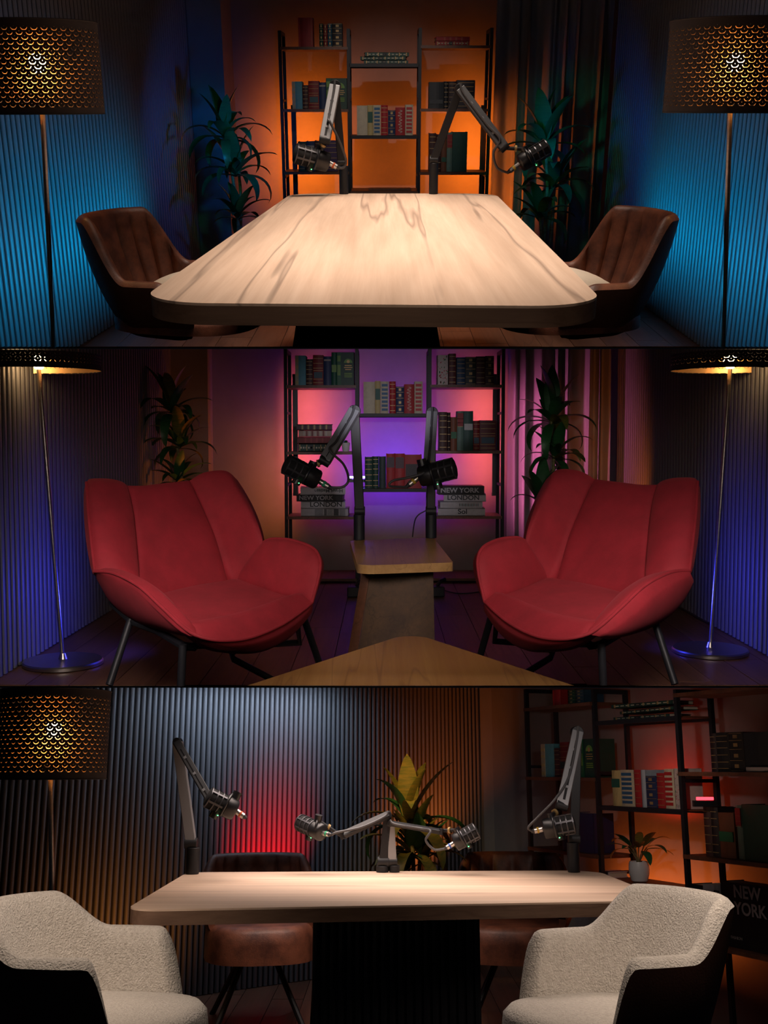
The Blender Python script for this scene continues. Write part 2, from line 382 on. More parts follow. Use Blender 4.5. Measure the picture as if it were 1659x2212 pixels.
# set two
C2 = slope(2, 753) - .0004
T2 = lambda x, y: C2 * y
S2 = slope(2, 1483)
floor(2, -1.75, 1.9, 4.13, 7.75)
ZB2 = lambda x, y: max(FL[2], S2 * y + .005)
slat_wall('wall_left', 2, (-1.58, 3.0), (-1.50, 7.6), .056, T2, ZB2)
slat_wall('wall_right', 2, (1.66, 7.6), (1.735, 3.0), .056, T2, ZB2)
plain_wall('wall_back', 2, (-1.6, 7.7), (1.9, 7.7), FL[2], T2)
_b = MB(); _z = [(x, y) for x, y in ((-1.50, 7.50), (-1.235, 7.50), (-1.235, 7.70), (-1.50, 7.70))]
_b.add([(x, y, FL[2]) for x, y in _z] + [(x, y, T2(x, y)) for x, y in _z], [(3, 2, 1, 0), (4, 5, 6, 7), (0, 1, 5, 4), (1, 2, 6, 5), (2, 3, 7, 6), (3, 0, 4, 7)])
solo('trim_2', _b, WALLP, 2, (-1.37, 7.6, FL[2]), kind='structure', smooth=None)
# set three
C3 = slope(3, 1485) - .0004
T3 = lambda x, y: C3 * y
floor(3, -2.3, 2.2, 4.2, 7.9)
slat_wall('wall_left', 3, (-2.255, 5.28), (.66, 7.53), .0347, T3, FL[3], .33, (.35, .95))
plain_wall('wall_back', 3, (.66, 7.535), (.75, 7.53), FL[3], T3)
plain_wall('wall_right', 3, (.75, 7.53), (2.45, 3.51), FL[3], T3)

# ------------------------------------------------------------------ tables
def table_top(k, name, quad, rad, z, th, m, edge, label, cat='table'):
    c = sum((Vector(p) for p in quad), Vector((0, 0))) / 4
    root = thing(name, label, cat, k, (c.x, c.y, FL[k]))
    poly = fillet([(p[0] - c.x, p[1] - c.y) for p in quad], rad, 10)
    part('tabletop', MB().prism(poly, z - .006 - FL[k], z - FL[k]), m, root, 30)
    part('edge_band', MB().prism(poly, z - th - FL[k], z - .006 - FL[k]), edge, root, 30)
    return root, c
Z1 = -.42
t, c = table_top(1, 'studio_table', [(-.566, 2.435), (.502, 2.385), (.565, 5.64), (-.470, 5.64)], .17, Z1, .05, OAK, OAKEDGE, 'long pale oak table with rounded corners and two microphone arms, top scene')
b = MB(); zt = Z1 - .05 - FL[1]
for X0, X1, Ya, Yb in ((-.23, .13, 3.0, 4.6),):
    vs = [(x - c.x, y - c.y, max(S1 * y + .004, -9) - FL[1]) for x, y in ((X0 - .03, Ya), (X1 + .03, Ya), (X1 + .03, Yb), (X0 - .03, Yb))] + [(x - c.x, y - c.y, zt) for x, y in ((X0, Ya), (X1, Ya), (X1, Yb), (X0, Yb))]
    b.add(vs, [(3, 2, 1, 0), (4, 5, 6, 7), (0, 1, 5, 4), (1, 2, 6, 5), (2, 3, 7, 6), (3, 0, 4, 7)])
part('pedestal', b, IRON, t, None)
Z3 = -.45
q3 = [PZ(3, u, v, Z3) for u, v in ((268, 1966), (1448, 1945), (1287, 1880), (405, 1884))]
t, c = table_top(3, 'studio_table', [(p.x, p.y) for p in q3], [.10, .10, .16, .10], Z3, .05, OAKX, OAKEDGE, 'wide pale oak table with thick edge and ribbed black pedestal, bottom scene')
b = MB(); zt = Z3 - .05 - FL[3]
b.add([(x, y, 0) for x, y in ((-.34, -.28), (.30, -.28), (.30, .30), (-.34, .30))] + [(x, y, zt) for x, y in ((-.31, -.26), (.27, -.26), (.27, .28), (-.31, .28))], [(3, 2, 1, 0), (4, 5, 6, 7), (0, 1, 5, 4), (1, 2, 6, 5), (2, 3, 7, 6), (3, 0, 4, 7)])
pd = part('pedestal', b, IRON, t, None)
rb = mesh('rib', MB().tube([(0, 0, 0), (0, 0, zt)], .012, 6), IRON, 50)
for i in range(20):
    o = link('rib', rb, pd); o.location = (-.31 + i * .031, -.275, 0)
# small pedestal table in set two
Zs = -.50
qs = [PZ(2, u, v, Zs) for u, v in ((772, 1222), (979, 1215), (936, 1161), (756, 1168))]
t, c = table_top(2, 'pedestal_table', [(p.x, p.y) for p in qs], [.06, .015, .05, .05], Zs, .035, HONEY, HONEY, 'small honey-coloured wooden table on a tapered pedestal between the red chairs')
zt = Zs - .035 - FL[2]
b = MB(); w0, w1 = .135, .165
b.add([(x, y, 0) for x, y in ((-w1 - .02, -.38), (w1 - .02, -.38), (w1, .3), (-w1, .3))] + [(x, y, zt) for x, y in ((-w0 + .02, -.36), (w0, -.36), (w0, .3), (-w0, .3))], [(3, 2, 1, 0), (4, 5, 6, 7), (0, 1, 5, 4), (1, 2, 6, 5), (2, 3, 7, 6), (3, 0, 4, 7)])
part('pedestal', b, PEDESTAL, t, None)
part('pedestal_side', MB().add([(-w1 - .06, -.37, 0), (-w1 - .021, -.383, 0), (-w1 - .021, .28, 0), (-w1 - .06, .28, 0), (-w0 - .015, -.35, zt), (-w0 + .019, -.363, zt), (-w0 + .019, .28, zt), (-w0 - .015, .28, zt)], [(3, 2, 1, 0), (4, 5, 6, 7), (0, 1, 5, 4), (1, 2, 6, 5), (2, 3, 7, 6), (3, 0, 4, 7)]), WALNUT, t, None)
# foreground table corner in set two (its near part ends at the slab)
qf = [PZ(2, u, v, Zs) for u, v in ((534, 1481), (1240, 1481), (888, 1366))]
poly = fillet([(p.x, p.y) for p in qf], [0, 0, .05], 10)
c = Vector((sum(p[0] for p in poly) / len(poly), 2.3))
n = len(poly); b = MB(); zb = lambda y: max(Zs - .035, S2 * y + .002)
b.add([(x - c.x, y - c.y, zb(y) - Zs) for x, y in poly] + [(x - c.x, y - c.y, 0) for x, y in poly], [tuple(reversed(range(n))), tuple(range(n, 2 * n))] + [(i, (i + 1) % n, n + (i + 1) % n, n + i) for i in range(n)])
root = thing('coffee_table', 'rounded corner of a honey-coloured wooden coffee table in the front, middle scene', 'table', 2, (c.x, c.y, Zs))
part('tabletop', b, HONEY, root, 30)

# ------------------------------------------------------------------ floor lamps with a perforated shade
def shade_mesh(rad, h, m, nm, rows=17, cols=42, cut=False):
    """perforated cylinder: one crescent slot and one pin hole per tile, alternate rows shifted"""
    mar = .305 * .075 if cut else h * .075; th = (h - mar) / rows if cut else (h - 2 * mar) / rows; tw = 2 * math.pi / cols; mb = MB()
    lw = tw * rad
    outer = [(-.5, 0), (0, 0), (.5, 0), (.5, 1), (0, 1), (-.5, 1)]
    o3 = [Vector((x * lw, y * th, 0)) for x, y in outer]
    cr = []; ro, ri = lw * .36, lw * .34; cy_ = th * .78
    A = [R(200 + 140 * i / 6) for i in range(7)]
    hole = [Vector((ro * math.cos(a), cy_ + ro * 1.12 * math.sin(a), 0)) for a in A] + [Vector((ri * math.cos(a), cy_ + th * .085 + ri * 1.02 * math.sin(a), 0)) for a in reversed(A)]
    dot = [Vector((lw * .035 * math.cos(a), th * .80 + lw * .035 * math.sin(a), 0)) for a in [2 * math.pi * i / 5 for i in range(5)]]
    tri = tessellate_polygon([o3, hole, dot]); allp = o3 + hole + dot
    for r in range(rows):
        for c_ in range(cols):
            a0 = (c_ + (.5 if r % 2 else 0)) * tw; vs = []
            for p in allp:
                a = a0 + p.x / rad; vs.append((rad * math.sin(a), -rad * math.cos(a), mar + r * th + p.y))
            mb.add(vs, tri)
    for z0, z1 in ((0, mar),) if cut else ((0, mar), (h - mar, h)):
        n = cols * 2
        mb.grid([[(rad * math.sin(math.pi * i / cols), -rad * math.cos(math.pi * i / cols), z) for i in range(n)] for z in (z0, z1)], True)
    return mesh(nm, mb, m, 60)
SHADES = {}
def lamp(k, top, bot, Y, rad, h, label, base=True, power=2.2, cut=False):
    pt = P(k, top[0], top[1], Y); pb = P(k, bot[0], bot[1], Y)
    if base:
        tpar = (FL[k] - pt.z) / (pb.z - pt.z); pb = pt + (pb - pt) * tpar
    else:
        tpar = (slope(k, 752) * Y + .004 - pt.z) / (pb.z - pt.z); pb = pt + (pb - pt) * tpar
    if cut: h = C2 * (Y - rad) - pt.z - .003
    root = thing('floor_lamp', label, 'floor lamp', k, pb, group='floor lamps with perforated shades')
    d = pt - pb
    part('pole', MB().tube([(0, 0, 0), d, d + Vector((0, 0, h * .5))], .0095, 12), STEEL, root)
    if base:
        part('base', MB().lathe([(.02, .0), (.16, .0), (.168, .004), (.168, .016), (.163, .022), (.02, .026), (.012, .05)], 48), STEEL, root, 30)
    key = (round(rad, 3), round(h, 3))
    if key not in SHADES: SHADES[key] = (shade_mesh(rad, h, SHADE, 'lamp_shade', rows=max(3, round(h * 48)) if cut else 17, cut=cut), shade_mesh(rad - .0022, h, BRASS, 'shade_lining', rows=max(3, round(h * 48)) if cut else 17, cut=cut))
    sh = link('lamp_shade', SHADES[key][0], root); sh.location = d
    ln = link('shade_lining', SHADES[key][1], root); ln.location = d; ln['label'] = 'brass inner lining of the shade'
    for a in range(3):
        an = R(120 * a + 20); fr = MB(); fr.tube([d + Vector((0, 0, .03)), d + Vector((rad * .99 * math.cos(an), rad * .99 * math.sin(an), .012))], .002, 6); part('spider_arm', fr, SHADE, root)
    for z in (.001,) if cut else (.001, h - .001):
        fr = MB(); fr.tube([d + Vector((rad * math.cos(2 * math.pi * i / 48), rad * math.sin(2 * math.pi * i / 48), z)) for i in range(49)], .0025, 6, False); part('shade_ring', fr, SHADE, root)
    bulb = MB(); bc = d + Vector((0, 0, h * .56))
    bulb.lathe([(.004, -.035), (.016, -.03), (.028, -.012), (.031, .004), (.026, .02), (.014, .03), (.003, .033)], 16, bc)
    part('bulb', bulb, BULB, root, 60)
    l = bpy.data.lights.new('lamp_bulb_light', 'POINT'); l.energy = power; l.color = (1.0, .58, .24); l.shadow_soft_size = .03
    o = bpy.data.objects.new('lamp_bulb_light', l); COL.objects.link(o); o.parent = root; o.location = bc + Vector((0, 0, -.05))
    return root
lamp(1, (92, 246), (116, 748), 4.15, .222, .305, 'glowing perforated drum floor lamp beside the left slatted wall, top scene', base=False)
lamp(1, (1577, 243), (1562, 748), 4.15, .240, .305, 'glowing perforated drum floor lamp beside the right slatted wall, top scene', base=False)
lamp(2, (84, 800), (136, 1432), 4.5, .255, .36, 'floor lamp with steel disc base beside the left red armchair, middle scene', power=.35, cut=True)
lamp(2, (1577, 800), (1534, 1405), 4.75, .255, .36, 'floor lamp with steel disc base beside the right red armchair, middle scene', power=.35, cut=True)
lamp(3, (109, 1683), (112, 1930), 4.35, .215, .345, 'floor lamp with glowing perforated shade behind a cream chair, bottom scene', power=2.2)

# ------------------------------------------------------------------ bucket chairs
def sst(a, b, x):
    t = min(1, max(0, (x - a) / (b - a))); return t * t * (3 - 2 * t)
def bucket(k, cen, yaw, label, lining, outer, zfl, a=.31, b=.30, zs=.46, za=.64, zb=.84, zbot=.40, legs=True, tuft=13, lean=.20, phim=128, tip=.50, group=None, thick=.045, seatm=None, legcut=None, flare=1.0, tipstart=94, sdrop=.16):
    root = thing('bucket_chair', label, 'chair', k, (cen[0], cen[1], zfl), yaw, group)
    PM = R(phim); NP = 240 if tuft else 96; NS = 12
    def rim(ph):
        p = abs(ph); z = za + (zb - za) * (1 - sst(R(46), R(80), p)); return tip + (z - tip) * (1 - sst(R(tipstart), PM, p))
    def pt(ph, s, off):
        zr = rim(ph); q = math.sin(s * math.pi / 2) ** .75
        rr = .60 + .40 * q
        sq = lambda q_: math.copysign(abs(q_) ** .78, q_)
        x = -b * sq(math.cos(ph)) * rr; y = a * sq(math.sin(ph)) * rr * (1 + (flare - 1) * s)
        z = zbot + (zr - zbot) * (s ** 1.35)
        x -= lean * max(0, z - zs) * max(0, math.cos(ph)) * 1.0
        n = Vector((-math.cos(ph) / b, math.sin(ph) / a, 0)).normalized()
        o = off
        if off < 0 and tuft: o = off + .015 * (1 - abs(math.sin(ph * tuft * .85))) ** 2 * sst(.05, .25, s) * (1 - sst(.9, 1, s))
        return Vector((x, y, z)) + n * o
    phs = [-PM + 2 * PM * i / NP for i in range(NP + 1)]; ss = [i / NS for i in range(NS + 1)]
    ob = MB(); ob.grid([[pt(p, s, 0) for p in phs] for s in ss])
    ob.grid([[pt(p, 0, 0) for p in phs], [Vector((.02 - b * .2 * math.cos(p), a * .3 * math.sin(p), zbot - .025)) for p in phs]])
    sh = part('shell', ob, outer, root, 70)
    ib = MB(); rows = []
    for j in range(5):                                    # rolled rim
        t = j / 4; off = -thick * t; up = math.sin(t * math.pi) * thick * .45
        rows.append([pt(p, 1, off if j < 4 else -thick) + Vector((0, 0, up)) for p in phs])
    rows += [[pt(p, s, -thick) for p in phs] for s in reversed(ss[:-1])]
    ib.grid(rows); part('lining', ib, lining, root, 80)
    for e in (0, -1):                                     # closed front ends of the arms
        fb = MB(); fb.grid([[pt(phs[e], s, -thick * j / 3) for j in range(4)] for s in ss]); part('arm_end', fb, lining, root, 70)
    sb = MB(); rows = []
    for j in range(9):
        t = j / 8; rr = math.sin(min(1, t * 1.15) * math.pi / 2) if t < .87 else 1.0
        z = zs + .012 * (1 - rr) if t < .6 else zs - sdrop * ((t - .6) / .4) ** 2
        rows.append([Vector((.05 + (b * .97) * rr * (abs(math.cos(q)) ** .7) * math.copysign(1, math.cos(q)), a * .86 * rr * (abs(math.sin(q)) ** .7) * math.copysign(1, math.sin(q)), z)) for q in [2 * math.pi * i / 40 for i in range(40)]])
    sb.grid(rows, True); part('seat', sb, seatm or lining, root, 70)
    if legs:
        part('hub', MB().lathe([(.03, zbot - .10), (.035, zbot - .02), (.09, zbot - .015), (.09, zbot - .005)], 20), IRON, root)
        for i in range(4):
            an = R(45 + 90 * i)
            part('leg', MB().tube([(0, 0, zbot - .06), (.10 * math.cos(an), .10 * math.sin(an), zbot - .09), (.29 * math.cos(an), .29 * math.sin(an), .012), (.30 * math.cos(an), .30 * math.sin(an), 0)], .014, 8), IRON, root)
    return root
zf1 = Z1 - .75
CH = dict(legs=False, phim=122, sdrop=.06)
bucket(1, (-.80, 4.20), R(-14), 'brown tufted leather bucket chair near the left floor lamp, top scene', LEATHER, LEATHERD, zf1, a=.31, b=.29, zs=.43, za=.55, tip=.46, zb=.765, zbot=.34, group='brown leather bucket chairs', **CH)
bucket(1, (.755, 4.22), R(192), 'brown tufted leather bucket chair near the right floor lamp, top scene', LEATHER, LEATHERD, zf1, a=.31, b=.29, zs=.43, za=.54, tip=.46, zb=.77, zbot=.34, group='brown leather bucket chairs', **CH)
bucket(3, (-.86, 3.40), R(-8), 'cream boucle bucket chair with brown leather back, left of the table, bottom scene', BOUCLE, LEATHERD, FL[3], a=.34, b=.285, zs=.51, za=.675, zb=.785, zbot=.30, tuft=0, phim=136, tipstart=106, tip=.38, group='cream boucle bucket chairs', thick=.06, lean=.35)
bucket(3, (.685, 3.45), R(200), 'cream boucle bucket chair with brown leather back, right of the table, bottom scene', BOUCLE, LEATHERD, FL[3], a=.315, b=.275, zs=.50, za=.665, zb=.80, zbot=.30, tuft=0, phim=136, tipstart=106, tip=.38, group='cream boucle bucket chairs', thick=.06, lean=.3)
bucket(3, (-.62, 5.62), R(-80), 'brown leather bucket chair behind the table before the red glow, bottom scene', LEATHER, LEATHERD, FL[3], a=.31, b=.30, zs=.47, za=.60, zb=.745, group='brown leather bucket chairs')
bucket(3, (.64, 5.62), R(-98), 'brown leather bucket chair behind the table near the bookshelf, bottom scene', LEATHER, LEATHERD, FL[3], a=.31, b=.30, zs=.47, za=.60, zb=.75, group='brown leather bucket chairs')

# ------------------------------------------------------------------ red armchairs
def coons(bot, top, left, right, n=18, m=14):
    B, T, Lf, Rt = smoothpts(bot, n), smoothpts(top, n), smoothpts(left, m), smoothpts(right, m); rows = []
    for j in range(m):
        t = j / (m - 1); row = []
        for i in range(n):
            s = i / (n - 1)
            row.append(B[i] * (1 - t) + T[i] * t + Lf[j] * (1 - s) + Rt[j] * s - (B[0] * (1 - s) * (1 - t) + B[-1] * s * (1 - t) + T[0] * (1 - s) * t + T[-1] * s * t))
        rows.append(row)
    return rows
def cushion(rows, puff, thick, up):
    """padded panel: front face bulges along its normal, closed by a back face"""
    m, n = len(rows), len(rows[0]); c = rows[m // 2][n // 2]
    nr = (rows[m // 2][n - 1] - rows[m // 2][0]).cross(rows[m - 1][n // 2] - rows[0][n // 2]).normalized()
    if nr.dot(Vector(up)) < 0: nr = -nr
    fr = [[rows[j][i] + nr * puff * (math.sin(math.pi * i / (n - 1)) ** .45 * math.sin(math.pi * j / (m - 1)) ** .45 if 0 < i < n - 1 and 0 < j < m - 1 else 0) for i in range(n)] for j in range(m)]
    bk = [[rows[j][i] - nr * thick * (math.sin(math.pi * i / (n - 1)) ** .3 * math.sin(math.pi * j / (m - 1)) ** .3 if 0 < i < n - 1 and 0 < j < m - 1 else .0) for i in range(n)] for j in range(m)]
    mb = MB(); mb.grid(fr); mb.grid([list(reversed(r)) for r in bk]); return mb
def red_chair(mir, label):
    k = 2
    def Q(u, v, Y):
        if mir:
            u = 1694 - u
            if u < 1180: u += (1180 - u) * .165
            v += -2 if u > 1300 else -3
        return P(k, u, v, Y)
    org = Q(400, 1300, 3.75); org.z = FL[2]
    root = thing('red_armchair', label, 'armchair', k, org, group='red velvet armchairs')
    q = lambda *l: [Q(*p) - org for p in l]
    def pan(name, bot, top, left, right, puff, thick, up, n=20, m=18):
        part(name, cushion(coons(q(*bot), q(*top), q(*left), q(*right), n, m), puff, thick, up), VELVET, root, 75)
    front = (0.2, -1, .4)
    a0, a1, a2, a3 = (205, 1236, 3.66), (302, 1262, 3.72), (492, 1262, 4.02), (570, 1180, 4.02)
    t0, t1, t2, t3 = (187, 1042, 3.95), (275, 1049, 4.08), (410, 1038, 4.24), (512, 1042, 4.24)
    pan('back_cushion', [a1, (345, 1290, 3.78), (420, 1280, 3.92), a2], [t1, (310, 1049, 4.12), (360, 1043, 4.18), t2], [a1, (293, 1180, 3.88), (286, 1110, 3.98), t1], [a2, (472, 1180, 4.12), (443, 1110, 4.18), t2], .035, .09, front)
    pan('back_wing', [a0, (250, 1250, 3.66), a1], [t0, (196, 1034, 3.97), (235, 1034, 4.04), (262, 1040, 4.07), t1], [a0, (197, 1170, 3.74), (190, 1100, 3.85), t0], [a1, (293, 1180, 3.88), (286, 1110, 3.98), t1], .04, .07, front)
    pan('back_wing', [a2, (508, 1255, 4.06), (545, 1215, 4.05), a3], [t2, (440, 1021, 4.25), (480, 1016, 4.26), (500, 1024, 4.25), t3], [a2, (472, 1180, 4.12), (443, 1110, 4.18), t2], [a3, (560, 1140, 4.05), (537, 1085, 4.15), t3], .04, .07, front)
    s_bl, s_br, s_fl, s_fr = (338, 1284, 3.80), (508, 1250, 4.10), (428, 1374, 3.25), (674, 1302, 3.74)
    fr_lip = [s_fl, (480, 1384, 3.28), (540, 1378, 3.38), (605, 1352, 3.54), (650, 1322, 3.67), s_fr]
    pan('seat_cushion', fr_lip, [s_bl, (425, 1266, 3.97), s_br], [s_fl, (388, 1328, 3.50), s_bl], [s_fr, (590, 1278, 3.93), s_br], .03, .08, (0, 0, 1), 24, 16)
    rimL = [(204, 1234, 3.64), (245, 1238, 3.58), (300, 1266, 3.46), (350, 1312, 3.36), (395, 1354, 3.28), s_fl]
    pan('arm', rimL, [(300, 1250, 3.76), (330, 1275, 3.79), (360, 1303, 3.66), (395, 1340, 3.45), (425, 1370, 3.27)], [rimL[0], (255, 1236, 3.70), (300, 1250, 3.76)], [s_fl, (427, 1372, 3.26), (425, 1370, 3.27)], .022, .03, (.6, 0, .8))
    rimR = [(568, 1172, 4.0), (590, 1164, 3.97), (635, 1168, 3.90), (676, 1184, 3.83), (691, 1208, 3.79), (690, 1240, 3.76), s_fr]
    pan('arm', [(506, 1254, 4.10), (545, 1268, 4.0), (610, 1290, 3.86), s_fr], rimR[:4], [(506, 1254, 4.10), (540, 1210, 4.05), rimR[0]], [s_fr, (690, 1240, 3.76), (691, 1208, 3.79), rimR[3]], .035, .05, (-.6, -.6, .3))
    low = [(398, 1372, 3.42), (440, 1398, 3.42), (500, 1406, 3.48), (560, 1402, 3.56), (620, 1372, 3.68), (672, 1318, 3.80)]
    pan('seat_base', low, fr_lip, [low[0], (405, 1372, 3.32), s_fl], [low[-1], (676, 1310, 3.77), s_fr], .03, .12, (0, -1, -.2), 24, 10)
    lowL = [(212, 1246, 3.75), (240, 1300, 3.78), (300, 1345, 3.70), (398, 1372, 3.42)]
    pan('side_shell', lowL, rimL, [lowL[0], (206, 1240, 3.70), rimL[0]], [lowL[-1], (410, 1374, 3.33), s_fl], .02, .06, (-.8, -.5, -.2))
    lowR = [(672, 1318, 3.80), (690, 1270, 3.86), (640, 1230, 4.1), (572, 1200, 4.12)]
    for nm, ln in (('piping', rimL + fr_lip[1:]), ('piping', [s_fr, (690, 1240, 3.76), (691, 1208, 3.79), (676, 1184, 3.83), (635, 1168, 3.90), (590, 1164, 3.97), (568, 1172, 4.0)]), ('piping', [a0, (197, 1170, 3.74), (190, 1100, 3.85), t0])):
        part(nm, MB().tube(smoothpts(q(*ln), 60), .006, 8), VELVET, root, 60)
    # steel frame: two sled legs and the cross bar, cut where the stage below begins
    def leg(pts):
        out = q(*pts); part('leg', MB().tube(out, .013, 10), IRON, root)
    leg([(282, 1338, 3.72), (236, 1480, 3.62)])
    leg([(395, 1392, 3.36), (391, 1481, 3.36)])
    leg([(652, 1322, 3.86), (692, 1440, 4.02), (694, 1452, 4.04)])
    leg([(640, 1335, 4.12), (648, 1388, 4.2), (520, 1396, 4.22), (500, 1412, 4.2), (505, 1424, 4.18), (600, 1474, 4.13)])
    part('frame_bar', MB().tube(q((242, 1302, 3.80), (285, 1342, 3.72), (340, 1362, 3.60), (397, 1396, 3.38), (420, 1398, 3.42)), .014, 8).tube(q((650, 1330, 3.86), (560, 1392, 3.75), (420, 1394, 3.45)), .012, 8), IRON, root)
    return root
red_chair(False, 'red velvet wing armchair on black legs, left of the small pedestal table')
red_chair(True, 'red velvet wing armchair on black legs, right of the small pedestal table')

# ------------------------------------------------------------------ bookshelves
class Plane:
    """vertical plane of a bookshelf front: pixel -> distance along the shelf and height"""
    def __init__(s, k, org, yaw): s.k = k; s.o = Vector(org); s.yaw = yaw; s.d = Vector((math.cos(yaw), math.sin(yaw), 0)); s.n = Vector((-math.sin(yaw), math.cos(yaw), 0))
    def at(s, u, v, dep=0.0):
        r = ray(s.k, u, v); t = ((s.o + s.n * dep).dot(s.n)) / r.dot(s.n); p = r * t - s.o
        return p.dot(s.d), p.z + s.o.z - FL[s.k]
def bookshelf(k, pl, posts, ptop, boards, dep, label, zmax=None, hangers=True):
    """posts: list of x; ptop: top height per post; boards: (bay, z, kind)"""
    root = thing('bookshelf', label, 'bookshelf', k, (pl.o.x, pl.o.y, FL[k]), pl.yaw)
    r = .011
    for x, zt in zip(posts, ptop):
        for y in (0, dep): part('post', MB().box((x, y, zt / 2), (.022, .022, zt)), IRON, root, None)
        part('top_rail', MB().box((x, dep / 2, zt - .011), (.022, dep, .022)), IRON, root, None)
        if hangers:
            for z in (.05, zt * .42, zt * .73): part('side_rail', MB().box((x, dep / 2, z), (.016, dep, .016)), IRON, root, None)
    for bay, z, kind in boards:
        x0, x1 = posts[bay] + .004, posts[bay + 1] - .004
        if kind == 'wood':
            part('board', MB().box(((x0 + x1) / 2, dep / 2 - .01, z - .009), (x1 - x0, dep + .03, .018)), WALNUT, root, None)
        else:
            part('board', MB().box(((x0 + x1) / 2, dep / 2, z - .004), (x1 - x0, dep - .02, .008)), WALNUT, root, None)
            for y in (0, dep): part('edge_rail', MB().box(((x0 + x1) / 2, y, z - .011), (x1 - x0, .022, .022)), IRON, root, None)
    return root
def spine_block(t, wd, h, y, rects):
    for (x0, x1, z0, z1, m) in rects: part('spine_band', MB().box(((x0 + x1) / 2 * wd, y, (z0 + z1) / 2 * h), (abs(x1 - x0) * wd, .003, (z1 - z0) * h)), m, t, None)
def book(pl, u0, u1, vt, vb, col, style, label, dep=.15, off=.035, arg=None, group='books on the shelves'):
    k = pl.k
    s0, z0 = pl.at(u0, vb, off); s1, _ = pl.at(u1, vb, off); _, z1 = pl.at((u0 + u1) / 2, vt, off)
    z0 = getattr(pl, 'zs', {}).get(round(vb), z0)
    wd = max(.008, s1 - s0 - .0015); h = z1 - z0; c = (s0 + s1) / 2
    p = pl.o + pl.d * c + pl.n * off
    t = thing('book', label, 'book', k, (p.x, p.y, z0 + FL[k]), pl.yaw, group)
    m = cmat(col); bt = min(.004, wd * .15)
    cb = MB()
    ns = 6; arc = [(-wd / 2 + wd * i / ns, -.006 * math.sin(math.pi * i / ns) if style not in ('cover', 'emblem', 'floral', 'title') else 0) for i in range(ns + 1)]
    cb.prism([(x, y) for x, y in arc] + [(wd / 2, .004), (-wd / 2, .004)], 0, h)
    cb.box((-wd / 2 + bt / 2, dep / 2, h / 2), (bt, dep, h)); cb.box((wd / 2 - bt / 2, dep / 2, h / 2), (bt, dep, h))
    part('cover', cb, m, t, None)
    part('pages', MB().box((0, dep / 2, h / 2), (wd - 2 * bt, dep - .012, h - .008)), PAGE, t, None)
    y = -.0065; G = GOLD
    if style == 'bands': spine_block(t, wd, h, y + .001, [(-.42, .42, z, z + .016, G) for z in (.08, .24, .42, .6, .76, .9)])
    elif style == 'ornate': spine_block(t, wd, h, y + .001, [(-.15, .15, z, z + .09, G) for z in (.10, .36, .63, .84)] + [(-.45, .45, z, z + .012, G) for z in (.03, .28, .56, .78, .96)])
    elif style == 'label': spine_block(t, wd, h, y, [(-.44, .44, arg[1], arg[2], cmat(arg[0]))])
    elif style == 'blocks': spine_block(t, wd, h, y, [(-.36, .36, .08 + i * .125, .08 + i * .125 + .075, cmat(arg)) for i in range(6)] + [(-.36, .36, .84, .92, cmat(arg))])
    elif style == 'topcap': spine_block(t, wd, h, y, [(-.46, .46, .62, .95, cmat(arg)), (-.46, .46, .60, .612, G), (-.46, .46, .70, .71, G), (-.46, .46, .80, .81, G)])
    elif style == 'twolabel': spine_block(t, wd, h, y, [(-.40, .40, .24, .44, cmat(arg))] + [(-.46, .46, z, z + .012, G) for z in (.08, .2, .48, .56, .72, .88)])
    elif style == 'strip':          # spine seen at the left, front cover turned to the viewer
        part('spine', MB().box((-wd / 2 + wd * .15, -.004, h / 2), (wd * .32, .008, h)), cmat(arg[0]), t, None)
        for z in (.10, .36, .62, .82): part('spine_band', MB().box((-wd / 2 + wd * .15, -.009, h * z), (wd * .26, .003, h * .09)), cmat(arg[1]), t, None)
    elif style == 'emblem':
        part('spine', MB().box((-wd / 2 + wd * .12, -.004, h / 2), (wd * .22, .006, h)), cmat((.01, .10, .04)), t, None)
        spine_block(t, wd, h, -.008, [(-.48, -.3, .3, .62, cmat((.16, .30, .06))), (-.48, -.3, .72, .9, cmat((.16, .30, .06)))])
        arcp = [(wd * .14 + wd * .24 * math.cos(R(180 * i / 14)), h * .68 + wd * .24 * math.sin(R(180 * i / 14))) for i in range(15)]
        e = MB(); n = len(arcp); e.add([(x, -.002, z) for x, z in arcp], [tuple(range(n))]); part('emblem', e, cmat((.16, .34, .07)), t, None)
        e = MB(); e.add([(wd * .14 + wd * .09 * math.cos(R(24 * i)), -.0035, h * .72 + wd * .09 * math.sin(R(24 * i))) for i in range(15)], [tuple(range(15))]); part('emblem', e, GOLD, t, None)
        for z, ww in ((.60, .5), (.54, .6), (.48, .44), (.36, .56), (.31, .56), (.26, .56)):
            part('lettering', MB().box((wd * .14, -.002, h * z), (wd * ww * .8, .002, h * .025)), GOLD if z > .4 else cmat((.2, .36, .05)), t, None)
    elif style == 'seal':
        e = MB(); e.add([(wd * .1 + wd * .2 * math.cos(R(24 * i)), -.002, h * .66 + wd * .2 * math.sin(R(24 * i))) for i in range(15)], [tuple(range(15))]); part('emblem', e, cmat((.8, .10, .05)), t, None)
        part('spine', MB().box((-wd / 2 + wd * .07, -.003, h / 2), (wd * .12, .006, h)), cmat((.55, .02, .02)), t, None)
        for x in (-.28, .40): part('cover_rule', MB().box((wd * x, -.001, h / 2), (wd * .015, .002, h * .86)), GOLD, t, None)
    elif style == 'floral':
        rnd = random.Random(3); bs = {c_: MB() for c_ in ((.5, .05, .06), (.10, .22, .10), (.55, .25, .28))}
